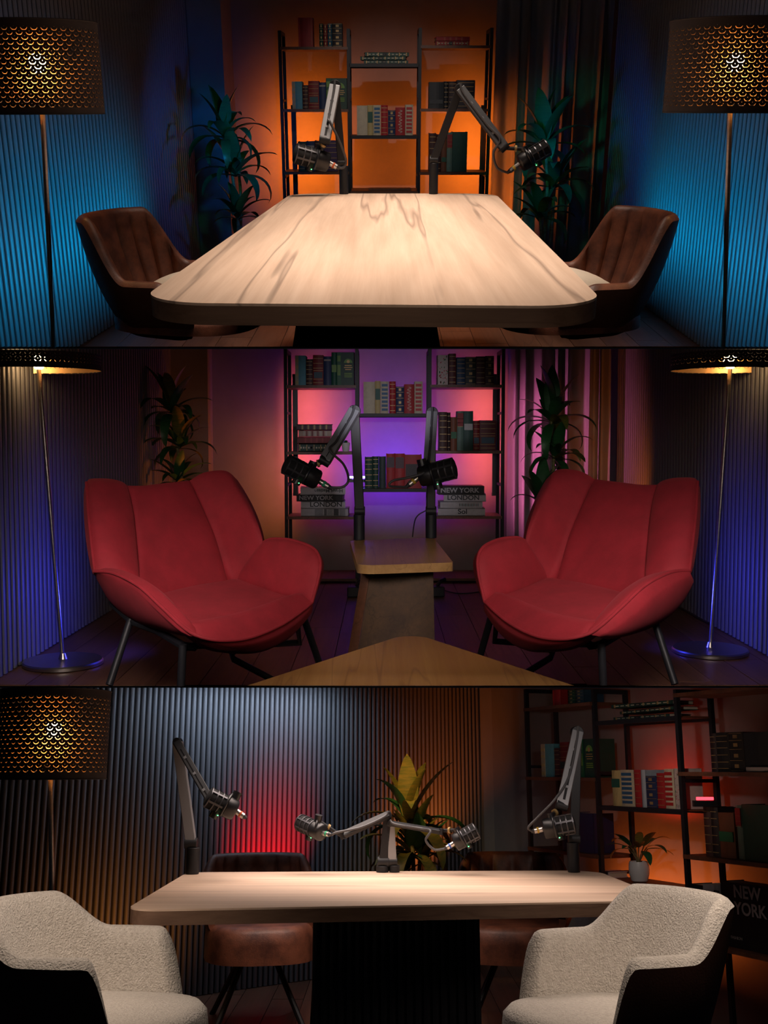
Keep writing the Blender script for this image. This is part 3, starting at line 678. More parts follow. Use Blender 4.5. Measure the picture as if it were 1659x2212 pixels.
        for i in range(46):
            x, z, rr = rnd.uniform(-.46, .46) * wd, rnd.uniform(.04, .96) * h, rnd.uniform(.03, .075) * wd
            rr = min(rr, .006); a = rnd.random() * 3; bs[list(bs)[i % 3]].add([(x + rr * math.cos(R(72 * j) + a), -.003, z + rr * (1.5 if i % 3 == 1 else 1) * math.sin(R(72 * j) + a)) for j in range(5)], [tuple(range(5))])
        for c_, e in bs.items():
            o = part('print', e, cmat(c_), t, None); o['kind'] = 'stuff'
    elif style == 'scroll':
        rnd = random.Random(5); e = MB(); x, z = 0, .1 * h; pts = []
        for i in range(26): pts.append((wd * .26 * math.sin(i * 1.9) * rnd.uniform(.4, 1), -.009, h * (.1 + .032 * i)))
        part('print', MB().tube(smoothpts(pts, 70), .0022, 5), cmat((.75, .62, .5)), t)
    elif style == 'title':
        for i, ln in enumerate(arg[0]):
            text_part(ln, arg[1], cmat((.85, .8, .78)), t, Matrix.Translation((-wd / 2 + wd * .25, -.0025, h * arg[2] - i * arg[1] * .95)) @ Matrix.Rotation(R(90), 4, 'X'), bold=.0016)
        if len(arg) > 3: text_part(arg[3], arg[1] * .24, cmat((.5, .48, .46)), t, Matrix.Translation((-wd / 2 + wd * .14, -.0025, h * .13)) @ Matrix.Rotation(R(90), 4, 'X'))
    elif style == 'vtitle':
        text_part(arg[0], arg[1], cmat((.04, .04, .05)), t, Matrix.Translation((-arg[1] * .36, -.0075, h * arg[2])) @ Matrix.Rotation(R(90), 4, 'X') @ Matrix.Rotation(R(-90), 4, 'Z'), bold=.0008)
    return t
def flat_book(pl, u0, u1, v0, v1, col, style, label, dep=.16, off=.03, yaw=0, arg=None, group='books lying in stacks', zb=None):
    k = pl.k; s0, z0 = pl.at(u0, v1, off); s1, _ = pl.at(u1, v1, off); _, z1 = pl.at((u0 + u1) / 2, v0, off)
    if zb is not None: z1 += zb - z0; z0 = zb
    ln = s1 - s0; h = z1 - z0 - .0008; p = pl.o + pl.d * (s0 + s1) / 2 + pl.n * (off + dep / 2)
    t = thing('book', label, 'book', k, (p.x, p.y, z0 + FL[k]), pl.yaw + yaw, group); m = cmat(col); bt = min(.004, h * .14); y0 = -dep / 2
    cb = MB(); cb.box((0, y0 + .003, h / 2), (ln, .006, h)); cb.box((0, 0, bt / 2), (ln, dep, bt)); cb.box((0, 0, h - bt / 2), (ln, dep, bt))
    part('cover', cb, m, t, None); part('pages', MB().box((0, .002, h / 2), (ln - .008, dep - .012, h - 2 * bt)), PAGE, t, None)
    yy = y0 - .0012
    def bl(x0, x1, a, b_, mm, nm='spine_band'): part(nm, MB().box(((x0 + x1) / 2 * ln, yy, (a + b_) / 2 * h), ((x1 - x0) * ln, .0024, (b_ - a) * h)), mm, t, None)
    if style == 'bars':
        for i in range(9): bl(-.36 + i * .085, -.36 + i * .085 + .05, .12, .88, cmat(arg[i % len(arg)]))
    elif style == 'gilt':
        for x in (-.44, -.2, .05, .28, .44): bl(x - .012, x + .012, .1, .9, GOLD)
        for i in range(10): bl(-.42 + i * .088, -.42 + i * .088 + .05, .38, .62, cmat((.55, .5, .36)))
        bl(-.1, .0, .15, .85, cmat((.01, .02, .02)))
    elif style == 'text':
        s, sz, flip, tc, x = arg
        M = Matrix.Translation((x * ln, yy, h * .26)) @ Matrix.Rotation(R(90), 4, 'X')
        if flip: M = Matrix.Translation((x * ln, yy, h * .74)) @ Matrix.Rotation(R(90), 4, 'X') @ Matrix.Rotation(R(180), 4, 'Z')
        text_part(s, sz * h, cmat(tc), t, M, bold=h * .02, squash=1.12)
    elif style == 'photos':
        for i, (x, ww, g) in enumerate(((-.12, .17, .3), (.02, .05, .12), (.12, .1, .42), (.25, .1, .06), (.38, .12, .3))): bl(x - ww / 2, x + ww / 2, .08, .92, cmat((g, g, g * 1.03)), 'print')
    elif style == 'dashes':
        for i in range(14): bl(-.05 + i * .034, -.05 + i * .034 + .014, .3, .72, cmat(((.05, .05, .06), (.1, .3, .3))[i % 2]), 'lettering')
    return t

def boards_from(pl, spec):
    return [(bay, pl.at(u, v, -.02)[1], kind) for bay, u, v, kind in spec]
def setup(k, org, yaw, post_px, spec, top_px, dep, label):
    pl = Plane(k, org, yaw)
    posts = [pl.at(u, v)[0] for u, v in post_px]
    tops = [pl.at(u, v)[1] for u, v in top_px]
    bs = boards_from(pl, spec)
    pl.zs = {}
    for (bay, z, kind), (b_, u, v, kd) in zip(bs, spec): pl.zs[round(v)] = z + .001
    bookshelf(k, pl, posts, tops, bs, dep, label)
    return pl
# --- set one
pl1 = setup(1, (0, 7.9, FL[1]), 0, [(609, 235), (754, 235), (906, 235), (1057, 235)],
            [(0, 680, 101, 'wood'), (0, 680, 236, 'wood'), (0, 680, 371, 'wood'), (2, 980, 98, 'wood'), (2, 980, 235, 'wood'), (2, 980, 372, 'wood'), (1, 830, 137, 'metal'), (1, 830, 293, 'metal'), (1, 830, 413, 'wood')],
            [(609, 66), (754, 62), (906, 60), (1057, 60)], .30, 'open black iron bookshelf with wooden boards before the orange wall, top scene')
S = ', top scene'
DRED, RED, NAVY, GRN, DGRN, BRN, BLK, CRM, YEL, TEAL, LBL = (.22, .012, .014), (.42, .015, .018), (.012, .03, .10), (.02, .12, .07), (.008, .05, .03), (.07, .025, .02), (.012, .012, .014), (.62, .54, .38), (.58, .46, .20), (.05, .22, .20), (.10, .35, .42)
B = lambda *a, **kw: book(pl1, *a, **kw)
B(645, 677, 38, 101, RED, 'seal', 'tall red book with round seal on its cover, highest shelf' + S)
B(690, 699, 51, 101, DGRN, 'ornate', 'dark green book with gilt ornaments beside the red seal book' + S)
B(699, 708, 52, 101, DRED, 'ornate', 'slim dark red book with gilt ornaments on the highest shelf' + S)
B(708, 718, 51, 101, (.02, .09, .14), 'ornate', 'slim petrol blue gilt book on the highest shelf' + S)
B(718, 740, 50, 101, BLK, 'ornate', 'black gilt book at the end of the highest row' + S)
B(632, 654, 176, 236, LBL, 'strip', 'light blue book with cream and gold spine' + S, arg=((.5, .42, .28), YEL))
B(654, 667, 184, 236, BRN, 'bands', 'dark brown gilt book beside the light blue one' + S)
B(667, 690, 175, 236, DRED, 'twolabel', 'red leather book with blue-grey spine label' + S, arg=(.03, .08, .10))
B(690, 705, 178, 236, NAVY, 'label', 'navy book left of the big green book' + S, arg=((.35, .3, .25), .84, .9))
B(705, 751, 169, 236, DGRN, 'emblem', 'big dark green book with golden arch emblem' + S)
B(645, 663, 306, 371, DGRN, 'bands', 'dark green gilt book behind the hanging microphone' + S)
B(663, 681, 305, 371, NAVY, 'label', 'dark navy book behind the hanging microphone' + S, arg=((.4, .35, .3), .78, .86))
B(681, 699, 304, 371, BRN, 'bands', 'brown book behind the microphone knob' + S)
B(699, 731, 303, 371, (.05, .02, .09), 'bands', 'purple book behind the folded microphone arm' + S)
B(771, 794, 228, 293, CRM, 'plain', 'cream marbled book in the centre bay' + S)
B(794, 806, 227, 293, YEL, 'label', 'yellow book with green spine label' + S, arg=((.01, .10, .07), .42, .78))
B(806, 823, 227, 293, CRM, 'blocks', 'cream book with column of blue blocks' + S, arg=(.03, .12, .25))
B(823, 838, 227, 293, RED, 'bands', 'red book with dark bands in the centre bay' + S)
B(838, 854, 238, 293, NAVY, 'ornate', 'short navy gilt book between two red ones' + S)
B(854, 875, 232, 293, RED, 'scroll', 'red book with pale scrollwork' + S)
B(875, 892, 226, 293, CRM, 'blocks', 'cream book with column of red blocks' + S, arg=(.50, .02, .02))
B(926, 958, 177, 235, (.014, .018, .022), 'label', 'black book, wide cover turned forward, beside the microphone elbow' + S, arg=((.03, .035, .04), .18, .34))
B(958, 968, 176, 235, BLK, 'bands', 'slim black gilt book behind the microphone elbow' + S)
B(968, 986, 176, 235, (.03, .012, .014), 'bands', 'wine-black book behind the microphone elbow' + S)
B(986, 1025, 173, 235, (.016, .012, .02), 'bands', 'wide black book at the outer end of its row' + S)
B(926, 941, 288, 372, BRN, 'bands', 'brown leather book behind the sloping microphone arm' + S)
B(941, 952, 290, 372, (.05, .015, .012), 'bands', 'narrow maroon book behind the sloping microphone arm' + S)
B(952, 964, 300, 372, (.20, .07, .03), 'label', 'tan book with green label beside the green book' + S, arg=((.02, .12, .07), .3, .44))
B(964, 976, 286, 372, (.16, .27, .22), 'topcap', 'pale green book with red spine cap' + S, arg=(.35, .02, .02))
B(976, 1008, 285, 372, (.006, .075, .055), 'plain', 'plain dark green book at the row end under the black books' + S)
FB = lambda *a, **kw: flat_book(pl1, *a, **kw)
zz = pl1.zs[137]
for i, (a, b_, h) in enumerate(((786, 882, 7.5), (780, 878, 7.0), (787, 882, 8.0))):
    FB(a, b_, 130 - i, 137, (.015, .07, .05), 'gilt', ('lowest', 'middle', 'topmost')[i] + ' green gilt book of the three stacked on the centre bay' + S, zb=zz + i * .0225, yaw=R((0, -5, 4)[i]), dep=.15)
zz = pl1.zs[98]
FB(941, 1014, 87, 97, RED, 'gilt', 'red book under another red book on the highest shelf' + S, zb=zz)
FB(941, 1014, 78, 88, RED, 'bars', 'red book topmost of the flat pair, dark board above' + S, zb=zz + .028, arg=(RED, (.5, .1, .06)), yaw=R(3))
solo('box_lid', MB().box((840 * 0 + P(1, 842, 411, 7.95).x, 8.0, pl1.zs[413] + FL[1] + .006), (.30, .12, .012)), WALNUT, 1, (P(1, 842, 411, 7.95).x, 8.0, pl1.zs[413] + FL[1]), 'flat dark wooden lid lying behind the table edge, top scene', 'box')
# --- set two
pl2 = setup(2, (0, 7.05, FL[2]), 0, [(618, 975), (771, 975), (928, 975), (1086, 975)],
            [(0, 690, 832, 'wood'), (0, 690, 976, 'wood'), (0, 690, 1116, 'wood'), (0, 690, 1250, 'wood'), (2, 1000, 831, 'wood'), (2, 1000, 974, 'wood'), (2, 1000, 1115, 'wood'), (2, 1000, 1249, 'wood'), (1, 850, 893, 'metal'), (1, 850, 1056, 'metal')],
            [(618, 754), (771, 754), (928, 754), (1086, 754)], .30, 'open black iron bookshelf before the purple and pink wall, middle scene')
S = ', middle scene'
B = lambda *a, **kw: book(pl2, *a, **kw); FB = lambda *a, **kw: flat_book(pl2, *a, **kw)
B(638, 661, 768, 832, LBL, 'strip', 'light blue book with cream and gold spine' + S, arg=((.5, .42, .28), YEL))
B(661, 676, 776, 832, BRN, 'bands', 'dark brown gilt book beside the light blue one' + S)
B(676, 699, 767, 832, DRED, 'twolabel', 'red leather book with blue-grey spine label' + S, arg=(.03, .08, .10))
B(699, 716, 770, 832, NAVY, 'label', 'navy book beside the green books' + S, arg=((.35, .3, .25), .84, .9))
B(716, 728, 761, 832, (.01, .09, .05), 'label', 'slim green book with light green label beside the big green one' + S, arg=((.16, .30, .06), .4, .62))
B(728, 766, 761, 832, DGRN, 'emblem', 'big dark green book with golden arch emblem' + S)
B(944, 969, 767, 831, (.62, .52, .46), 'floral', 'cream book with scattered floral print' + S)
B(969, 985, 764, 831, (.13, .03, .03), 'bands', 'maroon book beside the cream floral book' + S)
B(986, 1005, 772, 831, (.03, .07, .14), 'bands', 'steel blue gilt book on the upper row' + S)
B(1005, 1028, 771, 831, (.03, .04, .035), 'ornate', 'grey-green ornate book on the upper row' + S)
B(1028, 1048, 770, 831, (.09, .02, .025), 'bands', 'dark wine book, second from the outer end of the upper row' + S)
B(1048, 1067, 769, 831, BRN, 'ornate', 'dark brown ornate book at the outer end of the upper row' + S)
B(785, 810, 825, 893, CRM, 'plain', 'cream marbled book in the centre bay' + S)
B(810, 822, 823, 893, YEL, 'label', 'yellow book with green spine label' + S, arg=((.01, .10, .07), .42, .76))
B(822, 840, 824, 893, CRM, 'blocks', 'cream book with column of blue blocks' + S, arg=(.03, .12, .25))
B(841, 855, 824, 893, RED, 'bands', 'red book with dark bands in the centre bay' + S)
B(855, 873, 835, 893, NAVY, 'ornate', 'short navy gilt book between two red ones' + S)
B(873, 895, 830, 893, RED, 'scroll', 'red book with pale scrollwork' + S)
B(895, 913, 824, 893, CRM, 'blocks', 'cream book with column of red blocks' + S, arg=(.50, .02, .02))
B(788, 805, 987, 1056, DGRN, 'bands', 'dark green gilt book at the row end in the low centre bay' + S)
B(805, 818, 986, 1056, DGRN, 'bands', 'dark green gilt book, second in the low centre bay' + S)
B(818, 834, 986, 1056, (.01, .03, .03), 'plain', 'black-green plain book beside the red ones, low centre bay' + S)
B(834, 853, 980, 1056, RED, 'label', 'bright red book with dark upper label, nearest the green ones' + S, arg=((.06, .03, .04), .6, .9))
B(853, 874, 980, 1056, RED, 'label', 'bright red book with dark square label, low centre bay' + S, arg=((.08, .03, .04), .58, .9))
B(874, 911, 982, 1056, (.36, .012, .016), 'label', 'wide red book with black panel behind the microphone' + S, arg=((.02, .012, .014), .3, .72))
B(948, 966, 890, 974, BRN, 'bands', 'tall brown leather book beside the grey microphone arm' + S)
B(966, 973, 891, 974, (.03, .012, .012), 'bands', 'narrow black-brown book beside the tall brown one' + S)
B(973, 987, 901, 974, (.22, .07, .03), 'label', 'tan book with green label' + S, arg=((.02, .16, .06), .36, .56))
B(987, 1001, 888, 974, (.16, .27, .22), 'topcap', 'pale green book with red spine cap' + S, arg=(.35, .02, .02))
B(1001, 1022, 888, 974, (.03, .10, .08), 'label', 'green book with white library label' + S, arg=((.62, .6, .58), .52, .68))
B(1022, 1036, 909, 974, DRED, 'twolabel', 'red book with blue label beside the white-labelled green book' + S, arg=(.03, .08, .12))
B(1036, 1071, 908, 974, (.13, .015, .02), 'twolabel', 'wide dark red book at the end of the row' + S, arg=(.03, .08, .12))
zz = pl2.zs[976]; hh = .0
for i, (a, b_, h, c_, st, ar, nm) in enumerate(((644, 707, 17, DGRN, 'gilt', None, 'lowest'), (642, 714, 14.5, DRED, 'bars', (DRED, (.3, .03, .03)), 'second lowest'), (645, 716, 14.5, (.45, .33, .25), 'bars', ((.5, .42, .36), (.22, .05, .05)), 'second highest'), (641, 717, 13, (.10, .03, .05), 'bars', ((.45, .33, .15), (.05, .02, .03)), 'topmost'))):
    FB(a, b_, 976 - h, 976, c_, st, nm + ' of the four old leather books stacked flat' + S, zb=zz + hh, arg=ar, dep=.14); hh += h * 7.1 / 2306
WHT, GRY = (.66, .64, .66), (.55, .53, .55)
def stack(items, zz, S, where):
    hh = 0
    for (a, b_, h, c_, st, ar, nm, yw) in items:
        FB(a, b_, 1116 - h, 1116, c_, st, nm + where, zb=zz + hh, arg=ar, dep=.19, yaw=R(yw), off=.01); hh += h * 7.0 / 2306
stack([(651, 753, 17, GRY, 'photos', None, 'grey and white photo book, lowest', -2), (649, 745, 15, WHT, 'text', ('LONDON', .95, False, (.02, .03, .03), -.30), 'white LONDON book', 2), (642, 742, 15, BLK, 'text', ('NEW YORK', .85, False, (.5, .48, .5), -.45), 'black NEW YORK book', -3), (648, 745, 16, WHT, 'text', ('Henri Matisse', .62, True, (.06, .08, .08), .44), 'white book with upside-down title, topmost', 3)], pl2.zs[1116], S, ' of the stack near the left red armchair')
stack([(947, 1049, 16, WHT, 'text', ('Sol', .95, False, (.03, .04, .05), -.08), 'white Sol book, lowest', -2), (949, 1041, 15, WHT, 'dashes', None, 'white book with dashed lettering, second', 3), (960, 1051, 15, WHT, 'text', ('LONDON', .95, False, (.03, .04, .05), -.42), 'white LONDON book', -3), (946, 1045, 19, BLK, 'text', ('NEW YORK', .75, False, (.6, .58, .6), -.46), 'black NEW YORK book, topmost', 2)], pl2.zs[1115], S, ' of the stack near the right red armchair')
# --- set three
def pY(u, v, Y): return P(3, u, v, Y)
a3 = pY(1143, 1700, 6.4); b3 = pY(1292, 1700, 5.76)
yaw3 = math.atan2(b3.y - a3.y, b3.x - a3.x)
pl3 = setup(3, (a3.x, a3.y, FL[3]), yaw3, [(1143, 1700), (1292, 1700), (1474, 1700), (1704, 1700)],
            [(0, 1215, 1522, 'wood'), (0, 1215, 1679, 'wood'), (0, 1215, 1838, 'wood'), (1, 1383, 1551, 'metal'), (1, 1383, 1745, 'metal'), (1, 1383, 1912, 'wood'), (2, 1570, 1487, 'wood'), (2, 1570, 1668, 'wood'), (2, 1570, 1856, 'wood'), (2, 1570, 2048, 'wood')],
            [(1143, 1488), (1292, 1488), (1474, 1488), (1704, 1490)], .20, 'open black iron bookshelf before the dark red wall, bottom scene')
S = ', bottom scene'
B = lambda *a, **kw: book(pl3, *a, **dict(dict(dep=.13, off=.02), **kw)); FB = lambda *a, **kw: flat_book(pl3, *a, **kw)
B(1196, 1212, 1490, 1522, RED, 'seal', 'red book cut by the upper edge' + S)
B(1228, 1244, 1490, 1522, DGRN, 'ornate', 'dark gilt book near the upper edge' + S)
B(1244, 1262, 1490, 1522, (.02, .06, .1), 'ornate', 'dark blue gilt book near the upper edge' + S)
B(1173, 1199, 1607, 1679, LBL, 'strip', 'light blue book with cream and gold spine' + S, arg=((.5, .42, .28), YEL))
B(1199, 1212, 1616, 1679, BRN, 'bands', 'dark brown gilt book beside the light blue one' + S)
B(1212, 1232, 1603, 1679, DRED, 'twolabel', 'red leather book half behind the grey microphone arm' + S, arg=(.02, .06, .05))
B(1256, 1287, 1596, 1679, DGRN, 'emblem', 'big dark green book with golden arch emblem' + S)
B(1215, 1228, 1760, 1838, NAVY, 'plain', 'navy book behind the microphone beside a patterned one' + S)
B(1228, 1234, 1757, 1838, (.5, .38, .3), 'floral', 'pale patterned book behind the microphone' + S)
B(1234, 1284, 1756, 1838, (.010, .016, .07), 'plain', 'wide plain navy book behind the arm post' + S)
B(1325, 1344, 1664, 1745, YEL, 'label', 'yellow book with green spine label' + S, arg=((.01, .10, .07), .52, .76))
B(1344, 1373, 1663, 1745, CRM, 'blocks', 'cream book with column of blue blocks' + S, arg=(.03, .12, .25))
B(1373, 1388, 1663, 1745, RED, 'bands', 'red book with dark bands' + S)
B(1388, 1398, 1663, 1745, (.40, .45, .5), 'plain', 'pale blue-white book behind the navy one' + S)
B(1398, 1422, 1676, 1745, NAVY, 'ornate', 'short navy gilt book in the centre bay' + S)
B(1422, 1439, 1670, 1745, RED, 'bands', 'red book beside the short navy book' + S)
B(1439, 1460, 1661, 1745, CRM, 'blocks', 'cream book with column of red blocks' + S, arg=(.50, .02, .02))
B(1460, 1473, 1660, 1745, (.62, .52, .46), 'floral', 'cream floral book at the end of the centre row' + S)
B(1540, 1552, 1584, 1668, (.03, .012, .012), 'bands', 'slim black-brown book at the start of the dark row' + S)
B(1552, 1580, 1582, 1668, BLK, 'bands', 'black book with gilt bands in the dark row' + S)
B(1580, 1611, 1581, 1668, BLK, 'ornate', 'black ornate book in the dark row' + S)
B(1611, 1678, 1581, 1668, (.012, .016, .018), 'plain', 'wide black book at the frame edge' + S)
B(1526, 1542, 1743, 1856, BRN, 'bands', 'brown leather book below the red light bar' + S)
B(1542, 1558, 1744, 1856, (.02, .012, .012), 'bands', 'black-brown book below the red light bar' + S)
B(1558, 1592, 1756, 1856, (.20, .065, .025), 'label', 'tan book with green label' + S, arg=((.02, .16, .06), .36, .58))
B(1597, 1610, 1740, 1856, (.16, .27, .22), 'topcap', 'pale green book with red spine cap' + S, arg=(.35, .02, .02))
B(1610, 1680, 1739, 1856, (.01, .08, .05), 'plain', 'wide dark green book at the frame edge' + S)
B(1497, 1527, 1912, 2048, BLK, 'plain', 'big black book beside the white ones on the low board' + S)
B(1527, 1553, 1912, 2048, (.55, .53, .55), 'vtitle', 'big white book with small vertical print' + S, arg=('PARIS', .03, .55))
B(1553, 1566, 1913, 2048, (.60, .58, .60), 'vtitle', 'big white LONDON book standing upright' + S, arg=('LONDON', .05, .92))
B(1566, 1682, 1912, 2048, BLK, 'title', 'big black NEW YORK book with cover turned forward' + S, arg=(('NEW', 'YORK'), .072, .78, 'FASHION'))
zz = pl3.zs[1551]
for i, (a, b_) in enumerate(((1325, 1445), (1330, 1470), (1325, 1448))):
    FB(a, b_, 1540 - i, 1551, (.015, .06, .045), 'gilt', ('lowest', 'middle', 'topmost')[i] + ' green gilt book of the flat stack in the centre bay' + S, zb=zz + i * .030, yaw=R((0, -7, 3)[i]), dep=.14)
zz = pl3.zs[1668]
FB(1612, 1680, 1657, 1668, WHT, 'plain', 'white book lying before the black row' + S, zb=zz, dep=.02, off=-.008)
zz = pl3.zs[1912]
FB(1296, 1316, 1900, 1912, (.6, .5, .5), 'plain', 'white book end peeking over the table corner' + S, zb=zz, dep=.12)

# ------------------------------------------------------------------ light bars behind the shelves
def light_bar(k, p, h, col, strength, power, label, aim, rad=.011, group='vertical light bars of the bookshelves', spread=170, wd=.04):
    root = thing('light_bar', label, 'light bar', k, p, group=group)
    part('tube', MB().tube([(0, .02, .02), (0, .02, h - .02)], rad, 10), glow('bar_%d_%d' % (int(col[0] * 99), int(col[2] * 99) + k), col, strength), root)
    part('housing', MB().box((0, -.002, h / 2), (.034, .022, h)), PLASTIC, root, None)
    part('end_cap', MB().box((0, .01, h - .01), (.036, .05, .02)).box((0, .01, .01), (.036, .05, .02)), PLASTIC, root, None)
    area(k, (p[0], p[1] + .05, p[2] + h / 2), (p[0] + aim[0], p[1] + .05 + aim[1], p[2] + h / 2), wd, h * .92, power, col, spread, name='bar_or_added_beam')
    return root
AMB = (1.0, .175, .012)
xl, xr = P(1, 633, 300, 8.12).x, P(1, 1046, 300, 8.12).x
light_bar(1, (xl, 8.24, -.72), .72, AMB, 5, 7, 'upright amber light bar behind the shelf nearest the left plant, top scene', (.15, 1), spread=130)
light_bar(1, (xr, 8.24, -.72), .72, AMB, 5, 7, 'upright amber light bar behind the shelf nearest the curtain, top scene', (-.15, 1), spread=130)
area(1, (xr + .0, 7.98, -.5), (.93, 8.17, -.42), .03, .8, .9, AMB, 90, name='bar_or_added_beam')  # extra light added for the bar's spill on the curtain
area(1, (P(1, 830, 400, 8.2).x, 8.15, -.95), (P(1, 830, 400, 8.2).x, 8.6, -.62), .9, .05, 1.6, (1.0, .20, .04), 150, name='bar_or_added_beam')  # added low amber strip with no bar of its own
PNK = (1.0, .13, .09)
xl, xr = P(2, 636, 1000, 7.3).x, P(2, 1072, 1000, 7.3).x
light_bar(2, (xl, 7.40, -.42), .84, PNK, 5, 3.6, 'upright red-orange light bar behind the shelf near the left armchair, middle scene', (.5, 1), spread=130)
light_bar(2, (xr, 7.40, -.42), .84, PNK, 5, 3.6, 'upright red-orange light bar behind the shelf near the curtain, middle scene', (-.5, 1), spread=130)
area(2, (xl - .04, 7.42, -.3), (xl - .3, 7.7, -.3), .03, .7, 1.3, (1.0, .22, .02), 140, name='bar_or_added_beam')  # added orange glow beyond the outer side of the shelf
area(2, (xr + .03, 7.12, -.15), (1.12, 7.33, -.15), .03, .9, 2.4, (.9, .18, .45), 120, name='bar_or_added_beam')  # added pink light on the curtain, not the bar's own colour
VIO = (.16, .04, 1.0)
def hbar(k, c, L, col, strength, label):
    root = thing('light_bar', label, 'light bar', k, c)
    part('tube', MB().tube([(-L / 2, 0, .01), (L / 2, 0, .01)], .007, 10), glow('hbar_%d_%d' % (int(col[0] * 99), k), col, strength), root)
    part('housing', MB().box((0, .004, -.012), (L + .03, .03, .026)), PLASTIC, root, None)
    return root
pc = P(2, 772, 1034, 7.3)
hbar(2, pc, .11, (.25, .25, 1.0), 14, 'small violet light bar behind the microphone arm, middle scene')
area(2, (.03, 7.28, -.28), (.03, 7.7, -.10), .5, .08, 7.0, VIO, 170, name='bar_or_added_beam')
pc = P(3, 1523, 1730, 4.95)
hbar(3, pc, .075, (1.0, .02, .03), 8, 'short red light bar at the end of the centre books, bottom scene')
area(3, (1.38, 5.45, -.14), (1.75, 5.55, .05), .5, .06, 9.0, (1.0, .035, .012), 170, name='bar_or_added_beam')
area(3, (1.30, 5.75, -.75), (1.65, 5.85, -.5), .8, .1, 4.6, (1.0, .17, .025), 170, name='bar_or_added_beam')  # added low orange strip; only the short red bar exists here
# washes on the slatted wall of set three
spot(3, (-.50, 6.12, -.90), (-.70, 6.47, -.50), 95, (1.0, .0, .006), 62, 1.0)
spot(3, (.30, 6.80, -.80), (.22, 7.20, -.10), 34, (1.0, .20, .02), 80)
spot(3, (-1.15, 5.40, -1.0), (-1.47, 5.88, -.80), 8, (1.0, .33, .05), 105)  # added spot imitating the amber spill of the floor lamp
area(3, (-1.15 + .16, 6.135 - .21, .428), (-1.15 + .16 - .18, 6.135 - .21 + .23, -.02), 1.9, .06, 7.5, (.60, .76, 1.0), 170)
spot(3, (.05, 5.15, .2), (.2, 5.9, -.25), 20.0, (1.0, .62, .2), 50)  # added amber spot brightening the dracaena, not the wall

# ------------------------------------------------------------------ curtains
def curtain(k, x0, x1, y, zb, ztf, label, folds, amp, seed):
    rnd = random.Random(seed); n = 200; ph = [rnd.uniform(.75, 1.3) for _ in range(int(folds) + 2)]; cum = [0]
    for q_ in ph: cum.append(cum[-1] + q_)
    tot = folds
    top, bot = [], []; m = 10; rows = []
    for j in range(m + 1):
        row = []
        for i in range(n + 1):
            s = i / n; f_ = s * tot + .25 * math.sin(s * 17 + seed); yy = y - amp * math.sin(2 * math.pi * f_) * (.85 + .15 * math.sin(j * .7 + i * .05)) - amp * .3 * math.sin(2 * math.pi * f_ * 2.3 + 1)
            x = x0 + (x1 - x0) * s + amp * .25 * math.cos(2 * math.pi * f_)
            zt = ztf(x, yy); row.append(Vector((x, yy, zb + (zt - zb) * j / m)))
        rows.append(row)
    mb = MB(); mb.grid(rows); mb.grid([[p + Vector((0, .004, 0)) for p in reversed(r)] for r in rows])
    solo('curtain', mb, CURT, k, ((x0 + x1) / 2, y, zb), label, 'curtain', smooth=80)
xa, xb = P(1, 1064, 300, 8.15).x, P(1, 1306, 300, 8.15).x
curtain(1, xa, xb, 8.2, FL[1] + .01, lambda x, y: 1.1, 'grey pleated curtain hanging beside the amber-lit bookshelf, top scene', 7, .045, 2)
xa, xb = P(2, 1098, 1000, 7.3).x, P(2, 1318, 1000, 7.3).x
curtain(2, xa, xb, 7.35, FL[2] + .01, T2, 'grey pleated curtain tinted violet beside the bookshelf, middle scene', 7, .045, 4)

# ------------------------------------------------------------------ plants
def leaf_mesh(droop, wdt, nm, m, fold=.25):
    mb = MB(); n = 10; L_, C_, R_ = [], [], []; x = z = 0.0; el = 0.0
    for i in range(n + 1):
        t = i / n; wd = wdt * (math.sin(math.pi * min(1, t * .93 + .05)) ** .8) * (1 - .35 * t) + .004
        if i == n: wd = .001
        C_.append(Vector((x, 0, z))); up = Vector((-math.sin(el), 0, math.cos(el)))
        L_.append(Vector((x, wd, z)) + up * wd * fold); R_.append(Vector((x, -wd, z)) + up * wd * fold)
        el -= droop * (1.6 * t + .2) / n; x += math.cos(el) / n; z += math.sin(el) / n
    mb.grid([L_, C_, R_]); return mesh(nm, mb, m, 85)
LEAVES = [leaf_mesh(d, w_, 'leaf', LEAF) for d, w_ in ((.5, .17), (1.1, .15), (1.7, .13), (2.4, .115))]
LEAVESY = [leaf_mesh(d, w_, 'leaf', LEAFY) for d, w_ in ((.5, .17), (1.1, .15), (1.7, .13), (2.3, .12))]
